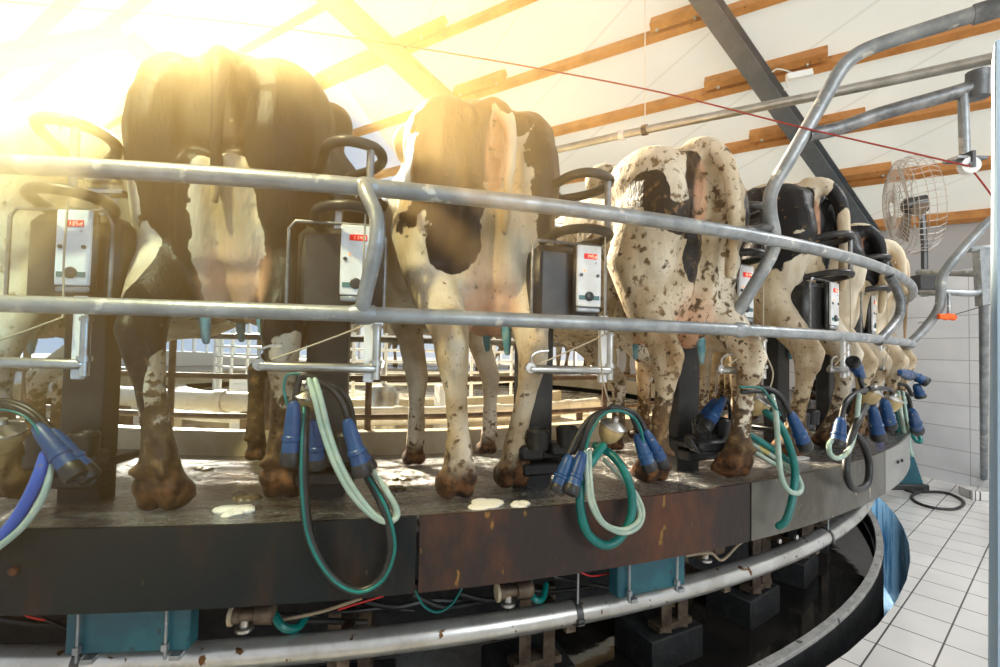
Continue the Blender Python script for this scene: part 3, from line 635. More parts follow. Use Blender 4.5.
# ------------------------------------------------------------------ inner barrier, pipes and clutter in the middle
for z, nm, mt_ in ((.07, 'lowest', 'rail_brown'), (.33, 'middle', 'rail_brown'), (.58, 'top', 'galv_dark')):
    pass
br = thing('breast_rail', 'brown three-bar barrier round the inner edge of the deck', 'barrier', pol(4.3, -90, -.2))
for z, mt_ in ((.06, 'rail_brown'), (.31, 'rail_brown'), (.56, 'galv_dark')):
    MB().tube(arc(4.33, z, -150, -20, 90), .019, 10).build('rail', mt_, br)
for i in range(12):
    a = -136.0+i*8.18*1.0
    MB().tube([pol(4.33, a, -.2), pol(4.33, a, .62)], .021, 10).build('post', 'rail_brown', br)
for i, (r_, z, a0, a1, rr_, lab) in enumerate(((3.75, .08, -140, -86, .075, 'thick white plastic pipe behind the legs of the dark cow'), (3.55, -.02, -84, -40, .05, 'white plastic pipe low behind the middle cows'), (3.3, -.12, -150, -30, .04, 'lower white plastic pipe in the centre of the platform'))):
    p = thing('white_pipe', lab, 'pipe', pol(r_, a0, z)); MB().tube(arc(r_, z, a0, a1, 50), rr_, 14).build('pipe', 'white_pipe', p)
    for k in range(3):
        a = a0+(a1-a0)*(k+.6)/3.2; MB().tube([pol(r_, a-.6, z), pol(r_, a+.6, z)], rr_*1.18, 14).build('joint', 'white_pipe', p)
        MB().bar(pol(r_, a+3, -.34), pol(r_, a+3, z-rr_), .06, .05, up=(0, 1, 0)).build('leg', 'rusty', p)
w_ = thing('low_wall', 'low cream block wall across the middle of the platform', 'low wall', pol(2.7, -60, -.34)); m = MB(); m.ring([(2.6, -.34), (2.75, -.34), (2.75, .0), (2.6, .0)], -150, -25, 40); m.build('wall', 'kerb', w_)
cr = thing('inner_railing', 'pale galvanised railing round the centre of the platform', 'railing', pol(2.3, -90, -.34))
for z in (.12, .24, .36, .48, .62): MB().tube(arc(2.3, z, -160, -20, 60), .014, 8).build('rail', 'panel', cr)
for i in range(18): MB().tube([pol(2.3, -160+i*8.2, -.34), pol(2.3, -160+i*8.2, .66)], .018, 8).build('post', 'panel', cr)
for i, (r_, a, h, w2, mm, lab) in enumerate(((3.0, -101, .55, .3, 'panel', 'pale box cabinet at far left in the platform centre'), (3.1, -78, .42, .25, 'steel', 'steel vacuum vessel standing in the platform centre'), (2.9, -66, .5, .2, 'panel', 'white cabinet in the centre seen between middle cows'), (3.2, -117, .3, .3, 'kerb', 'cream box low in the platform centre at left'), (3.1, -50, .45, .22, 'steel', 'steel vessel in the platform centre at right'))):
    b = thing('cabinet' if mm != 'steel' else 'vacuum_vessel', lab, 'cabinet' if mm != 'steel' else 'tank', pol(r_, a, -.34)); fr = Matrix.Rotation(rad(a+90), 3, 'Z')
    if mm == 'steel':
        m = MB(); m.lathe([(.05, 0), (w2*.6, .04), (w2*.6, h), (w2*.4, h+.08), (.03, h+.1)], pol(r_, a, -.34), n=16); m.build('vessel', mm, b)
        MB().tube([pol(r_, a, h-.26), pol(r_, a, h-.1), pol(r_-.2, a, h-.06)], .02, 8).build('outlet', 'steel', b)
    else:
        m = MB(); m.box(pol(r_, a, -.34+h/2), (w2, .2, h), fr, bev=.01); m.build('body', mm, b)
        m = MB(); m.box(pol(r_+.105, a, -.34+h/2), (w2*.8, .01, h*.8), fr, bev=.004); m.build('door', 'window_frame', b)
for i, (r_, a, z) in enumerate(((4.33, -96, .46), (4.33, -72, .5))):
    m = MB(); m.box(pol(r_+.02, a, z), (.035, .02, .09), Matrix.Rotation(rad(a+90), 3, 'Z'), bev=.004); o = m.build('yellow_tag', 'yellow'); tag(o, 'small yellow tag on the inner barrier ' + ('behind the dark cow' if i == 0 else 'behind the centre cow'), 'tag')
# ------------------------------------------------------------------ milking stall posts with their control boxes
STEP = 8.18
def unit(i, a, lab):
    u = thing('stall_post', lab, 'stall post', pol(5.7, a, deckz(*pol(5.7, a)[:2])), rad(a+90), group='stall posts between the cows')
    Mx = Matrix.Translation(Vector((CX, CY, 0))) @ Matrix.Rotation(rad(a+90), 4, 'Z')
    # local frame: x tangential to the right, y = -(radius), z up
    def P(x, r_, z): return Mx @ Vector((x, -r_, z))
    fr = Matrix.Rotation(rad(a+90), 3, 'Z')
    m = MB(); m.box(P(-.015, 5.66, .42), (.145, .08, .95), fr, bev=.006); m.build('post', 'postm', u)
    m = MB(); m.box(P(.0, 5.66, .10), (.20, .2, .03), fr, bev=.006); m.box(P(-.07, 5.78, .12), (.10, .05, .06), fr, bev=.012); m.box(P(.06, 5.77, .13), (.11, .08, .05), fr, bev=.01); m.box(P(.0, 5.74, .05), (.2, .08, .05), fr, bev=.01); b = m.build('bracket', 'black', u)
    m = MB(); m.lathe([(.03, -.02), (.04, -.02), (.045, .05), (.035, .06), (.03, .05)], P(.075, 5.8, .16), n=14); m.lathe([(.03, -.02), (.04, -.02), (.045, .05), (.035, .06), (.03, .05)], P(-.05, 5.8, .155), n=14); m.build('cup_holder', 'black', b)
    # housing
    m = MB(); m.box(P(.045, 5.80, .765), (.29, .12, .31), fr, bev=.03); m.build('housing', 'charcoal', u)
    m = MB(); m.tube([P(.19, 5.875, .63), P(.19, 5.875, .88), P(.17, 5.875, .925), P(-.1, 5.875, .925), P(-.12, 5.875, .90), P(-.12, 5.875, .62)], .006, 8); m.build('housing_trim', 'galv_dark', u)
    m = MB(); m.box(P(.1, 5.885, .79), (.112, .03, .26), fr, bev=.012); cp = m.build('control_panel_back', 'charcoal', u); m = MB(); m.box(P(.1, 5.903, .672), (.10, .012, .02), fr, bev=.005); m.build('panel_lip', 'galv', cp)
    m = MB(); m.box(P(.1, 5.905, .80), (.102, .012, .232), fr, bev=.003); pn = m.build('control_panel', 'panel', cp); pn['label'] = 'white control plate'
    z0 = .80
    def flat(name, x, z, w, h, mt, par, e=.0035, r0=5.9115):
        m = MB(); m.box(P(.1+x, r0, z0+z), (w, e, h), fr); return m.build(name, mt, par, smooth=False)
    flat('display', .004, .074, .055, .020, 'led_win', cp)
    D = {'1': 'bc', '3': 'abgcd', '5': 'afgcd', '4': 'fgbc', 'd': 'bcdeg'}
    txt = {0: '135d', 1: '1143', 2: '145d', 3: '1314'}.get(i % 4)
    m = MB()
    for k, ch in enumerate(txt):
        x0 = -.014+k*.0115
        seg = {'a': (0, .006, .005, .0014), 'g': (0, 0, .005, .0014), 'd': (0, -.006, .005, .0014), 'b': (.003, .003, .0014, .005), 'c': (.003, -.003, .0014, .005), 'f': (-.003, .003, .0014, .005), 'e': (-.003, -.003, .0014, .005)}
        for s_ in D[ch]:
            q = seg[s_]; m.box(P(.1+.004+x0+q[0], 5.9142, z0+.074+q[1]), (q[2], .002, q[3]), fr)
    m.build('digits', 'led', cp, smooth=False)
    for x, z in ((-.035, .002), (.035, .002)):
        m = MB(); m.lathe([(.0065, -.001), (.0065, .004)], P(.1+x, 5.911, z0+z), (P(0, 6, 0)-P(0, 5, 0)), 12); m.build('button', 'knob', cp)
    m = MB(); m.lathe([(.0035, -.001), (.0035, .003)], P(.1-.022, 5.911, z0+.018), (P(0, 6, 0)-P(0, 5, 0)), 10); m.build('indicator', 'led_dot', cp)
    m = MB(); m.lathe([(.002, -.001), (.002, .003)], P(.1+.026, 5.911, z0+.05), (P(0, 6, 0)-P(0, 5, 0)), 8); m.build('indicator', 'knob', cp)
    flat('teal_strip', 0, -.083, .085, .016, 'teal_strip', cp)
    m = MB(); m.lathe([(.018, -.001), (.018, .004), (.015, .006)], P(.1, 5.912, z0-.078), (P(0, 6, 0)-P(0, 5, 0)), 20); m.build('dial', 'knob', cp)
    # guard hoops
    for z, x0 in ((.955, -.06), (1.16, -.04)):
        pts = [P(x0-.05, 5.66, z-.05), P(x0, 5.80, z-.02), P(x0+.04, 5.93, z), P(.06, 5.985, z+.004), P(.14, 5.97, z), P(.17, 5.92, z-.004), P(.165, 5.85, z-.01), P(.12, 5.78, z-.015), P(.05, 5.72, z-.02)]
        m = MB(); m.tube(smooth_pts(pts, 6), .0175, 12, round_=True); m.build('guard_hoop', 'charcoal', u)
    MB().tube([P(.14, 5.968, .955), P(.14, 5.968, 1.16)], .012, 10).build('hoop_stay', 'galv_dark', u)
    m = MB(); m.box(P(.02, 5.7, 1.08), (.10, .05, .02), fr, bev=.004); m.box(P(.02, 5.68, 1.04), (.14, .05, .02), fr, bev=.004); m.bar(P(.0, 5.64, .9), P(.0, 5.64, 1.15), .04, .03, up=P(1, 0, 0)-P(0, 0, 0)); m.build('top_bracket', 'steel', u)
    # swing arm below the box
    m = MB(); m.box(P(.15, 5.93, .525), (.032, .02, .25), fr, bev=.003); m.build('drop_plate', 'panel', u)
    m = MB(); m.tube([P(.175, 5.94, .59), P(.175, 5.94, .41)], .0135, 12); m.tube([P(.175, 5.94, .47), P(.175, 5.94, .455)], .02, 12); m.tube([P(.175, 5.94, .585), P(.175, 5.94, .575)], .018, 12); m.build('hinge_pin', 'steel', u)
    m = MB(); m.tube([P(.165, 5.945, .445), P(-.16, 5.98, .45)], .0155, 12, round_=True); m.build('swing_arm', 'steel', u)
    # rope
    m = MB(); m.tube(smooth_pts([P(.13, 5.97, .95), P(.128, 5.972, .75), P(.13, 5.97, .60), P(.11, 5.98, .57), P(-.13, 5.99, .47)], 4), .003, 6); m.build('pull_rope', 'rope', u)
    m = MB(); m.tube(smooth_pts([P(-.15, 5.985, .45), P(-.165, 5.99, .49), P(-.14, 5.99, .51), P(-.10, 5.99, .515)], 4), .004, 6); m.lathe([(.018, -.006), (.018, .006)], P(-.165, 5.985, .455), P(0, 1, 0)-P(0, 0, 0), 12); m.build('hook', 'steel', u)
    return u
ulab = {-2: 'stall post outside the frame at the far left', -1: 'stall post left of the leftmost cow', 0: 'dark stall post with control box reading 135 at far left', 1: 'stall post with control box right of the dark backlit cow, partly behind a bent strut', 2: 'stall post with control box right of the black and white cow in the centre', 3: 'stall post seen between the legs of the muddy white cow', 4: 'stall post right of the dirty white cow, behind the black-backed cow'}
A0 = -87.35
for i in range(-1, 10):
    unit(i, A0+i*STEP, ulab.get(i, '%s stall post along the far right curve of the platform' % ['first', 'second', 'third', 'fourth', 'fifth', 'sixth', 'seventh'][(i-5) % 7]))
# ------------------------------------------------------------------ cows
def fur_mat(name):
    m, t, b = nt(name); L = t.links
    tc = N(t, 'ShaderNodeTexCoord')
    def attr(n): a = N(t, 'ShaderNodeAttribute', attribute_name=n); return a.outputs['Fac']
    def noise(s, d=4, vec=None): n = N(t, 'ShaderNodeTexNoise'); n.inputs['Scale'].default_value = s; n.inputs['Detail'].default_value = d; L.new(vec or tc.outputs['Object'], n.inputs[0]); return n.outputs[0]
    def math_(op, a, bb):
        n = N(t, 'ShaderNodeMath', operation=op)
        for k, x in enumerate((a, bb)):
            if isinstance(x, (int, float)): n.inputs[k].default_value = x
            else: L.new(x, n.inputs[k])
        return n.outputs[0]
    def mix(f, a, bb, mode='MIX'):
        n = N(t, 'ShaderNodeMix', data_type='RGBA', blend_type=mode)
        for k, x in ((0, f), (6, a), (7, bb)):
            if isinstance(x, (int, float)): n.inputs[k].default_value = x
            elif isinstance(x, tuple): n.inputs[k].default_value = (*x, 1)
            else: L.new(x, n.inputs[k])
        return n.outputs[2]
    mp = N(t, 'ShaderNodeMapping'); mp.inputs['Scale'].default_value = (1, 1, .35); L.new(tc.outputs['Object'], mp.inputs[0])
    white = ramp(t, noise(4, 7, mp.outputs[0]), [(.34, (.36, .26, .14)), (.47, (.60, .50, .35)), (.6, (.72, .65, .52)), (.72, (.48, .37, .21))]).outputs[0]
    black = ramp(t, noise(7, 5, mp.outputs[0]), [(.35, (.005, .005, .007)), (.75, (.016, .014, .013))]).outputs[0]
    stn = math_('MULTIPLY', ramp(t, noise(5.5, 8), [(.46, 0.), (.66, .8)]).outputs[0], attr('speck'))
    bl = math_('ADD', attr('blk'), math_('MULTIPLY', math_('SUBTRACT', noise(16, 5), .5), .5))
    fb = ramp(t, bl, [(.485, 0.), (.515, 1.)]).outputs[0]
    white = mix(stn, white, (.30, .20, .10))
    c = mix(fb, white, black)
    c = mix(math_('MULTIPLY', attr('pink'), ramp(t, noise(9, 3), [(.2, .55), (.6, 1.)]).outputs[0]), c, ramp(t, noise(5, 6), [(.35, (.52, .25, .14)), (.65, (.70, .42, .26))]).outputs[0])
    dn = math_('ADD', math_('MULTIPLY', attr('dirt'), .5), noise(28, 8))
    fd = ramp(t, dn, [(.70, 0.), (.78, 1.)]).outputs[0]
    c = mix(math_('MULTIPLY', fd, .93), c, ramp(t, noise(30, 4), [(.35, (.04, .022, .010)), (.55, (.13, .075, .03)), (.7, (.30, .19, .09))]).outputs[0])
    s2 = ramp(t, math_('ADD', noise(60, 4), math_('MULTIPLY', attr('dirt'), .14)), [(.67, 0.), (.71, 1.)]).outputs[0]
    c = mix(math_('MULTIPLY', s2, math_('MULTIPLY', attr('speck'), .9)), c, (.10, .06, .03))
    c = mix(attr('hoof'), c, ramp(t, noise(24, 5), [(.4, (.035, .018, .010)), (.62, (.20, .09, .035))]).outputs[0])
    L.new(c, b.inputs['Base Color'])
    rg = ramp(t, fb, [(0., .75), (1., .45)]).outputs[0]; L.new(rg, b.inputs['Roughness'])
    b.inputs['Specular IOR Level'].default_value = .25
    b.inputs['Sheen Weight'].default_value = .04; b.inputs['Sheen Roughness'].default_value = .5
    bp = N(t, 'ShaderNodeBump'); bp.inputs['Strength'].default_value = .5; bp.inputs['Distance'].default_value = .006
    L.new(math_('ADD', noise(90, 4, mp.outputs[0]), math_('MULTIPLY', fd, .6)), bp.inputs['Height']); L.new(bp.outputs[0], b.inputs['Normal'])
    return m
M['fur'] = fur_mat('cow_coat')
M['teat_blue'] = mk('blue_dipped_teat', (.10, .30, .36), .35, 0, (.25, .42, .45), 20)
def wobble(pts, amp, sc_, seed):
    out = np.empty(len(pts))
    for i, p in enumerate(pts): out[i] = mnoise.noise(Vector((p[0]*sc_+seed, p[1]*sc_, p[2]*sc_)))*amp
    return out
def cow(lab, hl, hr, az, fl=None, fr=None, s=1.0, base='white', patches=(), pink=1.0, dirt=1.0, speck=1.0, tail='hang', seed=1, voxel=.013, group=None, gap=1.02, up=0, wx=1.0, shx=0, pv=1.0, body_dirt=.04):
    """hl, hr, fl, fr: world points of the four feet on the deck; az: heading in degrees to the left of straight ahead"""
    hl, hr = Vector(hl), Vector(hr); o = (hl+hr)/2; o.z = deckz(o.x, o.y)
    rz = rad(az)
    root_m = Matrix.Translation(o) @ Matrix.Rotation(rz, 4, 'Z'); inv = root_m.inverted()
    HL, HR = inv @ hl, inv @ hr
    def fz(x, y):
        q = root_m @ Vector((x, y, 0)); return deckz(q.x, q.y)-o.z
    FL = inv @ Vector(fl) if fl is not None else Vector((-.16*s, gap*s, 0)); FR = inv @ Vector(fr) if fr is not None else Vector((.16*s, (gap+.12)*s, 0))
    for q in (HL, HR, FL, FR): q.z = fz(q.x, q.y)
    m = MB(); V = lambda x, y, z: Vector((x*s*(1+(wx-1)*min(1, max(0, (z-.5)/.4)))+shx*min(1, max(0, (z-.4)/.4)), y*s, z*s+up))
    sl = -.06
    # trunk
    st = [(-.01, 1.37, 1.10, .13), (.06, 1.42, .98, .205), (.18, 1.43, .90, .245), (.34, 1.43, .80, .265), (.50, 1.425, .70, .30), (.72, 1.40, .64, .36), (.95, 1.39, .62, .385), (1.12, 1.39, .65, .35), (1.28, 1.38, .70, .27), (1.42, 1.36, .80, .19), (1.5, 1.32, .9, .12)]
    vs_, fs = [], []; n = 24
    for (y, zt, zb, w_) in st:
        for k in range(n):
            t_ = 2*math.pi*k/n; cx, sx = math.cos(t_), math.sin(t_)
            e = .78 if sx > 0 else .9
            x = w_*math.copysign(abs(cx)**e, cx); zz = (zt+zb)/2+(zt-zb)/2*math.copysign(abs(sx)**(.82), sx)
            if sx > .5: x *= 1-.25*(sx-.5)
            vs_.append(V(x, y, zz+sl*y))
    for i in range(len(st)-1):
        for k in range(n): fs.append((i*n+k, i*n+(k+1) % n, (i+1)*n+(k+1) % n, (i+1)*n+k))
    fs.append(tuple(range(n))[::-1]); fs.append(tuple((len(st)-1)*n+k for k in range(n))); m.add(vs_, fs)
    # spine, tail head, hooks and pins
    m.tube([V(0, .0, 1.365), V(0, .12, 1.395), V(0, .4, 1.40), V(0, .9, 1.35)], [.035*s, .045*s, .05*s, .05*s], 10, round_=True)
    for sd_ in (-1, 1):
        m.ell(V(sd_*.215, .40, 1.355), (.08*s, .10*s, .075*s)); m.ell(V(sd_*.115, .015, 1.30), (.06*s, .055*s, .07*s))
        m.ell(V(sd_*.15, .17, 1.27), (.135*s, .23*s, .155*s))
        m.tube([V(sd_*.11, .02, 1.30), V(sd_*.21, .42, 1.335)], [.07*s, .075*s], 12, round_=True)
    # hind legs
    for sd_, F_ in ((-1, HL), (1, HR)):
        hx, hy = F_.x/s, F_.y/s
        hock = Vector((hx*.55+sd_*.20*.45+sd_*0.0, hy*.7-.075, .47)); fet = Vector((hx, hy-.01, .155+F_.z/s)); 
        m.ell(V(sd_*.165, .12, 1.12), (.118*s, .215*s, .27*s)); m.ell(V(sd_*.175, .15, .95), (.105*s, .20*s, .24*s))
        m.tube([V(sd_*.165, .12, 1.2), V(sd_*.19, .17, .92), V(sd_*.19*.6+hock.x*.4, .10+hock.y*.2, .72), V(hock.x, hock.y+.035, .55), V(*hock)+Vector((0, .015*s, 0)), V(hock.x*.6+fet.x*.4, hock.y*.6+fet.y*.4, .36), V(hock.x*.2+fet.x*.8, hock.y*.2+fet.y*.8, .24), V(*fet), V(fet.x, fet.y+.03, .10+F_.z/s), V(fet.x, fet.y+.045, .06+F_.z/s)],
               [.10*s, .13*s, .095*s, .062*s, .054*s, .037*s, .036*s, .048*s, .045*s, .054*s], 16, round_=True)
        m.tube([V(hock.x, hock.y+.01, .62), V(hock.x, hock.y-.035, .515), V(hock.x, hock.y-.02, .44)], [.022*s, .036*s, .028*s], 10, round_=True)
        for q in (-1, 1):
            x = fet.x+q*.026
            m.tube([V(x, fet.y+.0, .075+F_.z/s), V(x+q*.004, fet.y+.07, .045+F_.z/s), V(x+q*.003, fet.y+.105, .022+F_.z/s)], [.042*s, .036*s, .022*s], 10, round_=True)
            m.ell(V(x+q*.004, fet.y+.045, .03+F_.z/s), (.034*s, .075*s, .032*s)); m.ell(V(x+q*.012, fet.y-.045, .125+F_.z/s), (.014*s, .016*s, .02*s), n=8)
    # fore legs
    for sd_, F_ in ((-1, FL), (1, FR)):
        fx, fy = F_.x/s, F_.y/s; g0 = F_.z/s
        m.ell(V(sd_*.20, 1.12, .98), (.12*s, .19*s, .30*s))
        m.tube([V(sd_*.20, 1.12, .95), V(sd_*.19, 1.06, .74), V(sd_*.17*.5+fx*.5, 1.0*.4+fy*.6, .56), V(fx, fy, .40+g0*.6), V(fx, fy, .30+g0), V(fx, fy, .15+g0), V(fx, fy+.03, .08+g0)], [.12*s, .095*s, .066*s, .054*s, .038*s, .045*s, .044*s], 14, round_=True)
        for q in (-1, 1):
            m.ell(V(fx+q*.026, fy+.05, .035+g0), (.034*s, .07*s, .036*s)); m.ell(V(fx+q*.03, fy-.035, .12+g0), (.013*s, .015*s, .018*s), n=8)
    # udder
    for sd_ in (-1, 1):
        m.ell(V(sd_*.075, .14, .74), (.095*s, .13*s, .20*s)); m.ell(V(sd_*.07, .32, .70), (.09*s, .16*s, .15*s))
        m.tube([V(sd_*.05, .0, 1.02), V(sd_*.06, .035, .88), V(sd_*.07, .07, .76)], [.05*s, .065*s, .08*s], 12, round_=True)
    # neck and head
    m.tube([V(0, 1.3, 1.12), V(0, 1.55, 1.08), V(0, 1.78, 1.10)], [.21*s, .15*s, .12*s], 16, round_=True)
    m.tube([V(0, 1.78, 1.16), V(0, 1.92, 1.08), V(0, 2.08, .92), V(0, 2.14, .84)], [.10*s, .105*s, .075*s, .07*s], 14, round_=True)
    for sd_ in (-1, 1):
        m.tube([V(sd_*.08, 1.78, 1.20), V(sd_*.15, 1.77, 1.2), V(sd_*.23, 1.76, 1.16)], [.025*s, .04*s, .012*s], 8, round_=True); m.ell(V(sd_*.088, 1.93, 1.12), (.02*s, .025*s, .02*s), n=8)
    # tail
    if tail == 'hang': T = [(0, .04, 1.41), (0, -.045, 1.38), (.005, -.085, 1.30), (.01, -.085, 1.10), (.01, -.075, .85), (.02, -.07, .66)]; TR = [.04, .036, .028, .022, .017, .014]
    elif tail == 'side': T = [(0, .04, 1.41), (.02, -.04, 1.39), (.06, -.09, 1.30), (.085, -.10, 1.15), (.08, -.10, .98), (.075, -.09, .85)]; TR = [.042, .04, .036, .03, .026, .022]
    elif tail == 'short': T = [(0, .08, 1.37), (.01, .0, 1.36), (.03, -.06, 1.30), (.04, -.08, 1.20), (.035, -.075, 1.05), (.03, -.06, .9)]; TR = [.035, .034, .03, .022, .018, .014]
    m.tube([V(*q) for q in smooth_pts(T, 3)], list(np.interp(np.linspace(0, 1, 3*(len(T)-1)+1), np.linspace(0, 1, len(T)), [r_*s for r_ in TR])), 10, round_=True)
    if tail == 'hang': m.tube([V(.02, -.07, .68), V(.02, -.075, .58), V(.025, -.07, .46)], [.016*s, .038*s, .018*s], 10, round_=True)
    # grow one skin
    me0 = bpy.data.meshes.new('tmp'); me0.from_pydata(m.v, [], m.f)
    bm = bmesh.new(); bm.from_mesh(me0); bmesh.ops.recalc_face_normals(bm, faces=bm.faces); bm.to_mesh(me0); bm.free()
    ob = bpy.data.objects.new('tmp', me0); C.objects.link(ob)
    md = ob.modifiers.new('r', 'REMESH'); md.mode = 'VOXEL'; md.voxel_size = voxel
    ms = ob.modifiers.new('s', 'SMOOTH'); ms.iterations = 4; ms.factor = .5
    dg = bpy.context.evaluated_depsgraph_get(); me = bpy.data.meshes.new_from_object(ob.evaluated_get(dg))
    bpy.data.objects.remove(ob); bpy.data.meshes.remove(me0)
    me.name = 'cow_body'
    nv = len(me.vertices); co = np.empty(nv*3, np.float32); me.vertices.foreach_get('co', co); co = co.reshape(-1, 3)
    # gentle hide relief
    L_ = co/s; L_ = L_.copy(); L_[:, 2] -= up/s
    w1 = wobble(L_, 1, 7, seed*3.1)
    val = np.full(nv, -1.0 if base == 'white' else 1.0)
    wb1 = wobble(L_, .45, 9, seed*7.7)
    for (kind, c_, r_) in patches:
        d_ = np.sqrt((((L_-np.array(c_))/np.array(r_))**2).sum(1)); sgn = 1-d_+wb1*.6
        if kind == 'b': val = np.maximum(val, sgn)
        else: val = np.minimum(val, -sgn)
    val = np.clip(.5+val*1.1, 0, 1)
    z = L_[:, 2]; ax_ = np.abs(L_[:, 0]); y = L_[:, 1]
    pk = np.zeros(nv)
    ud = ((ax_/.135)**2+((y-.2)/.34)**2+((z-.68)/.22)**2); pk = np.maximum(pk, np.clip((1.15-ud)*2, 0, 1)*np.clip((.86-z)*5, .15, 1))
    vu = ((ax_/.035)**2+((y+.02)/.09)**2+((z-1.18)/.15)**2); pk = np.maximum(pk, np.clip((1.3-vu)*1.5, 0, .9)*pv)
    pk = np.clip(pk*pink, 0, 1)
    floorz = np.array([fz(a*s, b_*s)/s for a, b_ in L_[:, :2]]) if nv < 4000 else -.10*np.clip(L_[:, 1], 0, 2)
    h = z-floorz
    hoof = np.clip((.14-h+w1*.05)*14, 0, 1)
    dt = np.clip((.56-h)*1.5, 0, 1)*dirt; dt = np.maximum(dt, body_dirt)
    sp = np.clip((1.1-h)*1.6, .15, 1)*speck
    for nm, arr in (('blk', val), ('pink', pk), ('dirt', dt), ('speck', sp), ('hoof', hoof)):
        at_ = me.attributes.new(nm, 'FLOAT', 'POINT'); at_.data.foreach_set('value', np.ascontiguousarray(arr, dtype=np.float32))
    # lumps of hide
    me.polygons.foreach_set('use_smooth', [True]*len(me.polygons)); me.materials.clear(); me.materials.append(M['fur'])
    root = bpy.data.objects.new('cow', None); C.objects.link(root); root.location = o; root.rotation_euler = (0, 0, rz); root.empty_display_size = .1
    tag(root, lab, 'cow', group or 'cows on the platform')
    b = bpy.data.objects.new('body', me); C.objects.link(b); b.parent = root
    # teats
    for sx, yy in ((-.085, .07), (.085, .07), (-.08, .3), (.08, .3)):
        t_ = MB(); zt = .565 if yy < .2 else .575
        t_.tube([V(sx, yy, zt+.02), V(sx*1.05, yy, zt-.03), V(sx*1.08, yy, zt-.075)], [.019*s, .0165*s, .011*s], 10, round_=True)
        me_t = bpy.data.meshes.new('teat'); me_t.from_pydata(t_.v, [], t_.f); me_t.polygons.foreach_set('use_smooth', [True]*len(me_t.polygons)); me_t.materials.append(M['teat_blue'])
        q = bpy.data.objects.new('teat', me_t); C.objects.link(q); q.parent = root
    return root
def inward(p): # heading of the platform centre, degrees left of straight ahead
    return math.degrees(math.atan2(-(CX-p.x), CY-p.y))
cows = []
# cow 0, mostly beyond the left edge
hl, hr = pol(5.72, -93.6), pol(5.74, -90.1); hr = ondeck(8, 500)
cows.append(cow('dirty white cow cut off by the left edge of the photo', hl, hr, -6, ondeck(33, 462), ondeck(57, 447), s=1.0, seed=2, patches=[('b', (.34, .55, 1.0), (.1, .16, .2)), ('b', (-.2, .2, 1.2), (.25, .3, .2))], body_dirt=.2, dirt=1.6))
# cow 1: the dark backlit one
hl, hr = ondeck(159, 512), ondeck(281, 500)
cows.append(cow('large black cow in warm backlight, second from the left, with a pale udder', hl, hr, 4, None, ondeck(254, 463), s=1.12, wx=1.06, shx=-.07, pv=.1, base='black', seed=5, tail='short', gap=.9,
    patches=[('w', (-.02, -.02, .80), (.10, .17, .30)), ('w', (-.30, .10, .90), (.05, .2, .2)), ('w', (-.26, .05, .66), (.06, .2, .2)), ('w', (.2, -.03, .40), (.09, .09, .13)), ('w', (-.11, -.12, .36), (.04, .1, .14)), ('w', (.12, -.1, .28), (.06, .1, .1)), ('b', (-.005, -.11, 1.08), (.05, .045, .26)), ('w', (-.2, -.08, .22), (.07, .07, .16)), ('w', (.3, .1, .8), (.03, .15, .12))], dirt=1.5, speck=1))
# cow 2: the centre cow
hl, hr = ondeck(457, 500), ondeck(514, 489)
cows.append(cow('white cow with large black rump patches in the centre of the photo', hl, hr, 19, ondeck(415, 467), ondeck(489, 456), s=1.08, wx=1.05, shx=-.01, body_dirt=.1, base='white', seed=9, tail='short',
    patches=[('b', (-.165, .1, 1.19), (.165, .3, .36)), ('b', (-.14, .0, .88), (.09, .15, .13)), ('b', (.22, .1, 1.17), (.12, .35, .32)), ('b', (.07, -.02, 1.36), (.08, .12, .10)), ('b', (-.3, .62, 1.2), (.1, .14, .2)), ('w', (.05, -.1, 1.08), (.05, .1, .24)), ('w', (-.02, -.02, 1.5), (.05, .1, .06))], dirt=.55, speck=1))
# cow 3
hl, hr = ondeck(655, 483), ondeck(737, 478)
cows.append(cow('muddy white cow with black rump blotches and tail hanging to the side', hl, hr, 22, ondeck(618, 452), ondeck(668, 446), s=1.01, body_dirt=.31, base='white', seed=13, tail='side',
    patches=[('b', (-.245, .03, 1.17), (.05, .13, .10)), ('b', (-.055, -.02, 1.24), (.065, .12, .13)), ('b', (-.13, .0, 1.07), (.13, .15, .09)), ('b', (-.05, .0, .93), (.05, .12, .12)), ('b', (.22, .1, 1.1), (.06, .3, .28))], dirt=1.5, speck=1.4))
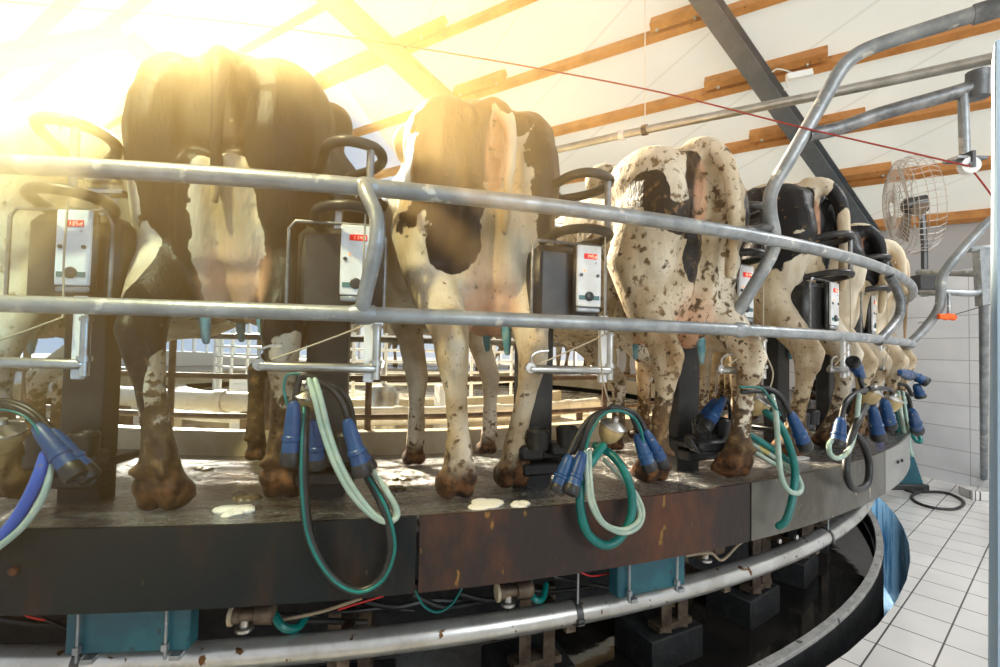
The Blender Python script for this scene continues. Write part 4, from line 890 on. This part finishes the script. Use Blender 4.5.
# cow 4
hl, hr = ondeck(793, 458), ondeck(834, 448)
cows.append(cow('black-backed cow with a white saddle, fourth from the left, black tail', hl, hr, 30, s=1.08, body_dirt=.15, base='black', seed=17, tail='side', patches=[('w', (-.10, .45, 1.45), (.20, .75, .09)), ('w', (.0, .02, 1.38), (.04, .1, .10)), ('w', (0, .3, .5), (.5, 1.6, .58)), ('b', (-.36, .5, .86), (.1, .07, .08)), ('w', (.06, -.12, 1.05), (.05, .06, .22))], dirt=1.0, speck=1.0))
def onstall(a, off=.17):
    p = pol(5.82, a); t_ = Vector((-math.sin(rad(a)), math.cos(rad(a)), 0)); return p-t_*off, p+t_*off
for i, (a, lab, bs, sd_, pt, tl) in enumerate(((-46.5, 'black and white cow with a black tail, fifth from the left', 'white', 21, [('b', (-.1, .2, 1.3), (.3, .5, .16)), ('b', (.1, -.05, 1.2), (.06, .1, .2))], 'side'), (-40.0, 'white cow with black hip patches, sixth from the left', 'white', 25, [('b', (-.25, .15, 1.2), (.15, .4, .2)), ('b', (.25, .2, 1.1), (.1, .5, .3)), ('b', (-.2, .3, .85), (.12, .3, .12))], 'side'), (-34.0, 'cream white cow farthest right with a hanging tail and muddy switch', 'white', 29, [('b', (.3, .3, 1.2), (.1, .3, .2))], 'hang'))):
    r_ = (5.85, 5.92, 6.0)[i]; p = pol(r_, a); t_ = Vector((-math.sin(rad(a)), math.cos(rad(a)), 0))
    cows.append(cow(lab, p-t_*.17, p+t_*.17, inward(p)-8, s=.98, base=bs, seed=sd_, tail=tl, patches=pt, voxel=.016, dirt=1.2, speck=1))
for k, (a, src) in enumerate(((-25.5, 5), (-17, 6), (20, 5), (36, 2), (52, 4), (68, 3), (84, 6), (100, 2), (116, 5), (132, 4))):
    c_ = copy_tree(cows[src]); p = pol(5.8, a); c_.location = (p.x, p.y, deckz(p.x, p.y)); c_.rotation_euler = (0, 0, rad(inward(p)))
    c_['label'] = 'distant cow on the far side of the platform, %s counting from the right-hand end' % ['first', 'second', 'third', 'fourth', 'fifth', 'sixth', 'seventh', 'eighth', 'ninth', 'tenth'][k]
# ------------------------------------------------------------------ milking clusters
def cup(par, top, bot, r=.026, mat='blue'):
    """a teat cup from its narrow top to its black mouth"""
    top, bot = Vector(top), Vector(bot); ax = (bot-top); L_ = ax.length; k = r/.026
    m = MB(); m.lathe([(.010*k, 0), (.015*k, L_*.04), (.019*k, L_*.15), (.022*k, L_*.35), (.023*k, L_*.52), (.0265*k, L_*.54), (.027*k, L_*.60), (.024*k, L_*.62), (.026*k, L_*.78)], top, ax, 16); o = m.build('teat_cup', mat, par)
    m = MB(); m.lathe([(.0262*k, L_*.775), (.028*k, L_*.80), (.029*k, L_*.93), (.026*k, L_*.985), (.018*k, L_), (.012*k, L_*.97)], top, ax, 16); m.build('rubber_mouth', 'black', o)
    return o
def tubev(par, name, pts, r, mat, k=6, n=10, rr=6.06):
    P = [p if isinstance(p, Vector) else (rim(p[0], p[1], p[2]) if len(p) > 2 else rim(p[0], p[1], rr)) for p in pts]
    return MB().tube(smooth_pts(P, k), r, n, round_=True).build(name, mat, par)
def claw(par, u, v, r_, size=1.0, tilt=(.3, -.3, 1)):
    p = rim(u, v, r_); m = MB(); s = size
    m.lathe([(.008*s, -.055*s), (.02*s, -.05*s), (.036*s, -.03*s), (.045*s, -.005*s), (.047*s, .01*s), (.044*s, .02*s)], p, tilt, 18); c_ = m.build('claw_bowl', 'claw', par)
    m = MB(); m.lathe([(.05*s, .018*s), (.05*s, .024*s), (.03*s, .034*s), (.012*s, .04*s), (.01*s, .055*s)], p, tilt, 18); m.build('claw_lid', 'steel', c_); return c_
def cluster(lab, u, v, rr_): return thing('milking_cluster', lab, 'milking cluster', rim(u, v, rr_))
RI = 6.08; RF = 6.10
k = cluster('milking cluster with blue hose hanging at the far left, cut off by the edge', 20, 420, RI)
cup(k, rim(36, 425, RI), rim(78, 478, RI+.02)); cup(k, rim(50, 430, RI-.03), rim(92, 480, RI-.03))
tubev(k, 'short_hose', [(-40, 425), (-15, 408), (5, 405), (24, 411), (36, 420), (42, 432)], .010, 'black'); tubev(k, 'short_hose', [(-40, 420, 6.05), (-5, 402, 6.05), (22, 406, 6.05), (40, 418, 6.05), (52, 432, 6.05)], .010, 'black')
tubev(k, 'pulse_tube', [(-30, 416, 6.1), (0, 410, 6.1), (20, 414, 6.1), (33, 424, 6.1), (40, 436, 6.1)], .003, 'teal_hose')
o = tubev(k, 'milk_hose', [(-60, 560, RF), (-30, 556, RF), (0, 538, RF), (22, 510, RF), (38, 478, RF), (46, 455, RF-.02)], .0155, 'blue_hose'); o['label'] = 'blue hose'
tubev(k, 'clear_hose', [(-60, 576, RF), (-30, 566, RF), (0, 546, RF+.01), (25, 524, RF+.01), (44, 494, RF), (52, 462, RF-.02)], .009, 'clear_hose')
claw(k, 2, 436, 6.0)
k = cluster('milking cluster with long black and teal hose loop, hanging right of the dark cow', 305, 385, RI)
cup(k, rim(294, 401, RI+.02), rim(290, 466, RI+.02)); cup(k, rim(347, 419, RI+.02), rim(364, 476, RI+.02)); cup(k, rim(314, 420, 5.96), rim(318, 470, 5.95), .024); cup(k, rim(345, 430, 5.95), rim(372, 470, 5.93), .022)
claw(k, 307, 398, 6.03, .85, (.2, -.4, 1))
tubev(k, 'short_hose', [(313, 378), (302, 376), (297, 388), (295, 404)], .010, 'black'); tubev(k, 'short_hose', [(316, 382), (330, 388), (342, 402), (348, 420)], .010, 'black')
tubev(k, 'short_hose', [(316, 384, 6.02), (334, 386, 6.0), (348, 400, 6.0), (354, 425, 5.98)], .009, 'black'); tubev(k, 'pulse_tube', [(310, 376), (290, 374), (284, 384), (286, 400), (290, 412)], .004, 'teal_hose')
tubev(k, 'long_loop_hose', [(306, 408, 6.05), (304, 440, RF), (304, 490, RF+.01), (311, 540, RF+.01), (332, 577, RF+.01), (358, 591, RF+.01), (381, 580, RF+.01), (391, 555, RF+.01), (390, 530, RF+.01), (382, 503, RF), (368, 478, 6.06)], .0135, 'black', k=8)
tubev(k, 'hose_stripe', [(304, 408, 6.066), (302, 440, RF+.011), (302, 490, RF+.022), (309, 540, RF+.022), (331, 578, RF+.022), (358, 592, RF+.022), (382, 581, RF+.022), (394, 555, RF+.022), (393, 530, RF+.022), (384, 503, RF+.012), (369, 478, 6.072)], .005, 'teal_hose', k=8)
for j, off in enumerate((0, 6)):
    tubev(k, 'clear_hose', [(309+off, 380, 6.07), (315+off, 400, RF), (323+off, 432, RF), (335+off, 465, RF+.01), (352+off, 495, RF+.01), (374+off*.6, 517, RF+.01), (391+off*.5, 522-off*.4, RF+.01), (396+off*.2, 510, RF), (386, 490, RF), (374, 472, 6.06)], .0085, 'clear_hose', k=8)
k = cluster('milking cluster with teal and milky hose loops hanging over the edge right of centre', 605, 440, RI)
cup(k, rim(583, 452, RI+.03), rim(569, 495, RI+.06)); cup(k, rim(570, 455, RI+.02), rim(556, 493, RI+.03)); cup(k, rim(637, 434, RI+.0), rim(651, 471, RI+.02)); cup(k, rim(644, 430, RI-.02), rim(664, 466, RI-.02))
claw(k, 611, 430, 6.04, .95, (.35, -.3, 1))
for pts in ([(612, 410), (598, 414), (587, 430), (580, 455)], [(610, 410, 6.05), (592, 417, 6.05), (578, 435, 6.05), (568, 456, 6.06)], [(610, 408), (628, 411), (635, 424), (640, 436)], [(612, 406, 6.05), (632, 412, 6.05), (640, 420, 6.05), (646, 432, 6.06)], [(606, 412, 6.03), (590, 424, 6.03), (574, 452, 6.03)]): tubev(k, 'short_hose', pts, .0095, 'black')
tubev(k, 'pulse_tube', [(586, 448, 6.11), (592, 430, 6.11), (604, 414, 6.11), (620, 411, 6.11), (634, 418, 6.11), (641, 430, 6.11), (643, 442, 6.1)], .005, 'teal_hose')
tubev(k, 'teal_hose', [(603, 446, 6.07), (593, 460, RF), (583, 478, RF), (580, 505, RF+.02), (587, 532, RF+.02), (603, 545, RF+.02), (618, 540, RF+.02), (630, 520, RF+.02), (632, 498, RF+.01), (626, 475, RF), (612, 455, 6.04), (596, 446, 5.98)], .0145, 'teal_hose', k=8)
for j, off in enumerate((0, 3.5)):
    tubev(k, 'clear_hose', [(586+off, 452, 6.1), (587+off, 480, RF+.03), (590+off, 502, RF+.04), (602+off*.6, 523, RF+.04), (622, 533-off, RF+.04), (638-off*.5, 527-off, RF+.04), (643-off, 512, RF+.02), (636-off, 494, RF), (622, 478, 6.05), (604, 460, 5.98)], .008, 'clear_hose', k=8)
k = cluster('milking cluster lying against the stall post between the legs of the muddy white cow', 705, 425, 5.85)
cup(k, rim(724, 398, 5.88), rim(703, 431, 5.92), .028); cup(k, rim(716, 400, 5.84), rim(700, 424, 5.87), .028)
m = MB(); p = rim(708, 445, 5.86); m.box(p, (.17, .08, .05), Matrix.Rotation(rad(25), 3, 'Z'), bev=.012); m.build('claw_block', 'black', k)
tubev(k, 'short_hose', [(690, 440, 5.85), (700, 452, 5.88), (716, 452, 5.88), (730, 442, 5.85)], .009, 'black'); tubev(k, 'short_hose', [(722, 396, 5.88), (728, 402, 5.86), (730, 420, 5.82), (722, 438, 5.82)], .009, 'black')
k = cluster('milking cluster with hoses looping over the edge beside the muddy cow\'s right leg', 775, 415, RI)
cup(k, rim(790, 412, RI), rim(806, 449, RI+.01), .030); claw(k, 758, 404, 6.0, 1.0, (.6, -.3, 1))
tubev(k, 'short_hose', [(746, 388, 6.0), (765, 388, 6.04), (780, 396, 6.07), (790, 414, RI)], .011, 'black'); tubev(k, 'short_hose', [(742, 392, 6.02), (765, 392, 6.04), (776, 402, 6.05), (784, 420, RI-.02)], .009, 'black')
tubev(k, 'pulse_tube', [(740, 387, 6.05), (760, 388, 6.08), (768, 396, 6.1), (780, 415, 6.1)], .005, 'teal_hose')
tubev(k, 'teal_hose', [(766, 412, 6.04), (780, 425, 6.08), (790, 448, RF), (795, 472, RF+.01), (792, 500, RF+.02), (786, 520, RF+.02), (779, 526, RF+.0)], .015, 'teal_hose'); tubev(k, 'teal_hose', [(748, 434, 5.98), (768, 446, 6.02), (784, 458, 6.06), (792, 470, 6.08)], .0135, 'teal_hose')
tubev(k, 'clear_hose', [(772, 396, 6.06), (776, 415, RF), (778, 445, RF+.01), (781, 475, RF+.03), (788, 490, RF+.03), (798, 493, RF+.03), (801, 485, RF+.02), (794, 472, RF), (776, 458, 6.04), (752, 444, 5.98)], .011, 'clear_hose', k=8)
tubev(k, 'clear_hose', [(752, 450, 5.98), (775, 464, 6.04), (797, 474, 6.06)], .010, 'clear_hose')
k = cluster('milking cluster with a black hose loop on the bright steel edge', 860, 400, RI)
cup(k, rim(841, 418, RI), rim(837, 448, RI+.01), .032); cup(k, rim(872, 406, RI-.03), rim(879, 440, RI-.02), .034); cup(k, rim(884, 400, RI), rim(890, 428, RI), .034); cup(k, rim(862, 378, RI-.05), rim(852, 360, RI-.05), .03)
claw(k, 869, 395, 6.03, 1.15, (.5, -.2, 1))
for pts in ([(866, 390), (855, 394), (845, 404), (841, 420)], [(870, 388), (878, 392), (883, 402)], [(856, 366, 6.02), (862, 385, 6.04), (864, 392, 6.06)], [(872, 388, 6.04), (890, 390, 6.04), (893, 400, 6.05)]): tubev(k, 'short_hose', pts, .013, 'black')
tubev(k, 'black_hose', [(866, 406, 6.07), (858, 420, RF), (849, 445, RF), (846, 470, RF+.02), (851, 486, RF+.02), (860, 489, RF+.02), (868, 482, RF+.02), (869, 462, RF+.01), (862, 442, RF), (852, 432, 6.06), (838, 424, 6.0)], .0165, 'black', k=8)
tubev(k, 'clear_hose', [(859, 395, 6.08), (856, 425, RF), (850, 448, RF+.01), (840, 458, RF+.02), (831, 455, RF+.02), (829, 445, RF), (834, 438, 6.06)], .011, 'clear_hose', k=8)
k = cluster('milking cluster at the far right end of the platform, near the white wall', 905, 400, RI)
cup(k, rim(912, 410, RI, True), rim(918, 432, RI, True), .036); cup(k, rim(900, 372, 6.05), rim(910, 376, 6.06), .032)
claw(k, 891, 403, 6.05, 1.1, (.3, -.2, 1))
q0 = rim(906, 372, 6.08)
cup(k, at(905, 371, 3.6), at(928, 383, 3.55), .034); cup(k, at(916, 384, 3.6), at(921, 398, 3.6), .034); cup(k, at(907, 404, 3.5), at(913, 432, 3.45), .036)
for pts in ([(900, 392), (908, 396), (911, 410)], [(888, 395), (884, 402), (884, 412)], [(893, 385), (905, 385), (912, 395)]): tubev(k, 'short_hose', [at(u, v, 3.45) for u, v in pts], .013, 'black')
tubev(k, 'teal_hose', [at(u, v, d) for u, v, d in ((893, 398, 3.45), (897, 425, 3.38), (903, 450, 3.32), (907, 459, 3.3))], .018, 'teal_hose'); tubev(k, 'clear_hose', [at(u, v, d) for u, v, d in ((898, 392, 3.42), (902, 420, 3.35), (908, 446, 3.3), (912, 455, 3.3))], .014, 'clear_hose'); tubev(k, 'clear_hose', [at(u, v, d) for u, v, d in ((903, 392, 3.44), (907, 420, 3.37), (911, 452, 3.32))], .010, 'clear_hose')
tubev(k, 'teal_hose', [at(u, v, d) for u, v, d in ((907, 420, 3.5), (914, 438, 3.45), (920, 442, 3.42), (919, 436, 3.45), (905, 424, 3.55), (890, 430, 3.4))], .014, 'teal_hose')
# hanging ropes of the clusters
for i, (pts, lab) in enumerate(((((601, 318), (600, 340), (603, 380), (610, 405)), 'cream rope holding up the cluster right of centre'), (((760, 330), (765, 352), (773, 372), (770, 388)), 'cream rope holding up the cluster beside the muddy cow'))):
    o = MB().tube(smooth_pts([rim(u, v, 6.02) for u, v in pts], 4), .003, 6).build('rope', 'rope'); tag(o, lab, 'rope')
# ------------------------------------------------------------------ foam, muck and droppings on the deck
for (u, v, w_, nm, mt_) in ((231, 513, .05, 'low blob of pale foam on the wet deck near the edge', 'foam'), (484, 506, .055, 'flat white splash of foam by the hoof of the centre cow', 'foam'), (521, 506, .03, 'small white foam spot on the deck edge in the centre', 'foam'), (793, 458, .07, 'white foam heap on the deck behind the black-backed cow', 'foam')):
    p = ondeck(u, v); m = MB(); r_ = random.Random(u)
    for k in range(7): m.ell(p+Vector((r_.uniform(-.6, .6)*w_, r_.uniform(-.6, .6)*w_, .004)), (w_*r_.uniform(.4, .8), w_*r_.uniform(.4, .8), .008 if u != 231 else .011), n=12)
    o = m.build('foam', mt_); tag(o, nm, 'foam')
for i, (u, v, w_, nm) in enumerate(((203, 470, .05, 'low dark dropping on the deck left of the dark cow\'s udder'), (243, 498, .06, 'dark dropping by the right hind hoof of the dark cow'), (402, 480, .045, 'dark dropping between the post and the centre cow'), (395, 490, .04, 'small dark dropping near the platform edge left of the centre cow'))):
    p = ondeck(u, v); m = MB(); r_ = random.Random(u)
    for k in range(6): m.ell(p+Vector((r_.uniform(-.7, .7)*w_, r_.uniform(-.5, .5)*w_, .003)), (w_*r_.uniform(.3, .7), w_*r_.uniform(.3, .6), .012), n=10)
    o = m.build('dropping', 'muck'); tag(o, nm, 'dropping')
m = MB(); p = ondeck(879, 440); m.lathe([(.022, 0), (.022, .01), (.012, .015), (.008, .06), (.01, .075)], p, n=12); o = m.build('blue_nozzle', 'blue_hose'); tag(o, 'small upright blue nozzle on the deck at the far right', 'nozzle')
bpy.context.view_layer.update()

# ------------------------------------------------------------------ added scattering volume, stands in for the golden lens flare
SC, SR = Vector((-1.45, 1.15, 1.15)), Vector((2.2, 1.35, 1.5))
hm = bpy.data.materials.new('flare_glow_volume'); hm.use_nodes = True; t = hm.node_tree; t.nodes.remove(t.nodes['Principled BSDF'])
vsn = t.nodes.new('ShaderNodeVolumeScatter'); vsn.inputs['Color'].default_value = (1, .56, .20, 1); vsn.inputs['Anisotropy'].default_value = .38
tc = N(t, 'ShaderNodeTexCoord'); ln_ = N(t, 'ShaderNodeVectorMath', operation='LENGTH'); t.links.new(tc.outputs['Object'], ln_.inputs[0])
mr = N(t, 'ShaderNodeMapRange'); mr.interpolation_type = 'SMOOTHSTEP'
for k, v in ((1, 1.0), (2, .15), (3, 0.0), (4, .75)): mr.inputs[k].default_value = v
t.links.new(ln_.outputs['Value'], mr.inputs[0]); t.links.new(mr.outputs[0], vsn.inputs['Density'])
t.links.new(vsn.outputs[0], t.nodes['Material Output'].inputs['Volume'])
me = MB().ell((0, 0, 0), 1.0, n=40); o = me.build('flare_glow', 'roof'); o.data.materials.clear(); o.data.materials.append(hm)
o.location = SC; o.scale = SR
tag(o, 'added volume for the golden flare glow over the backs of the cows at the left', 'haze', kind='stuff')
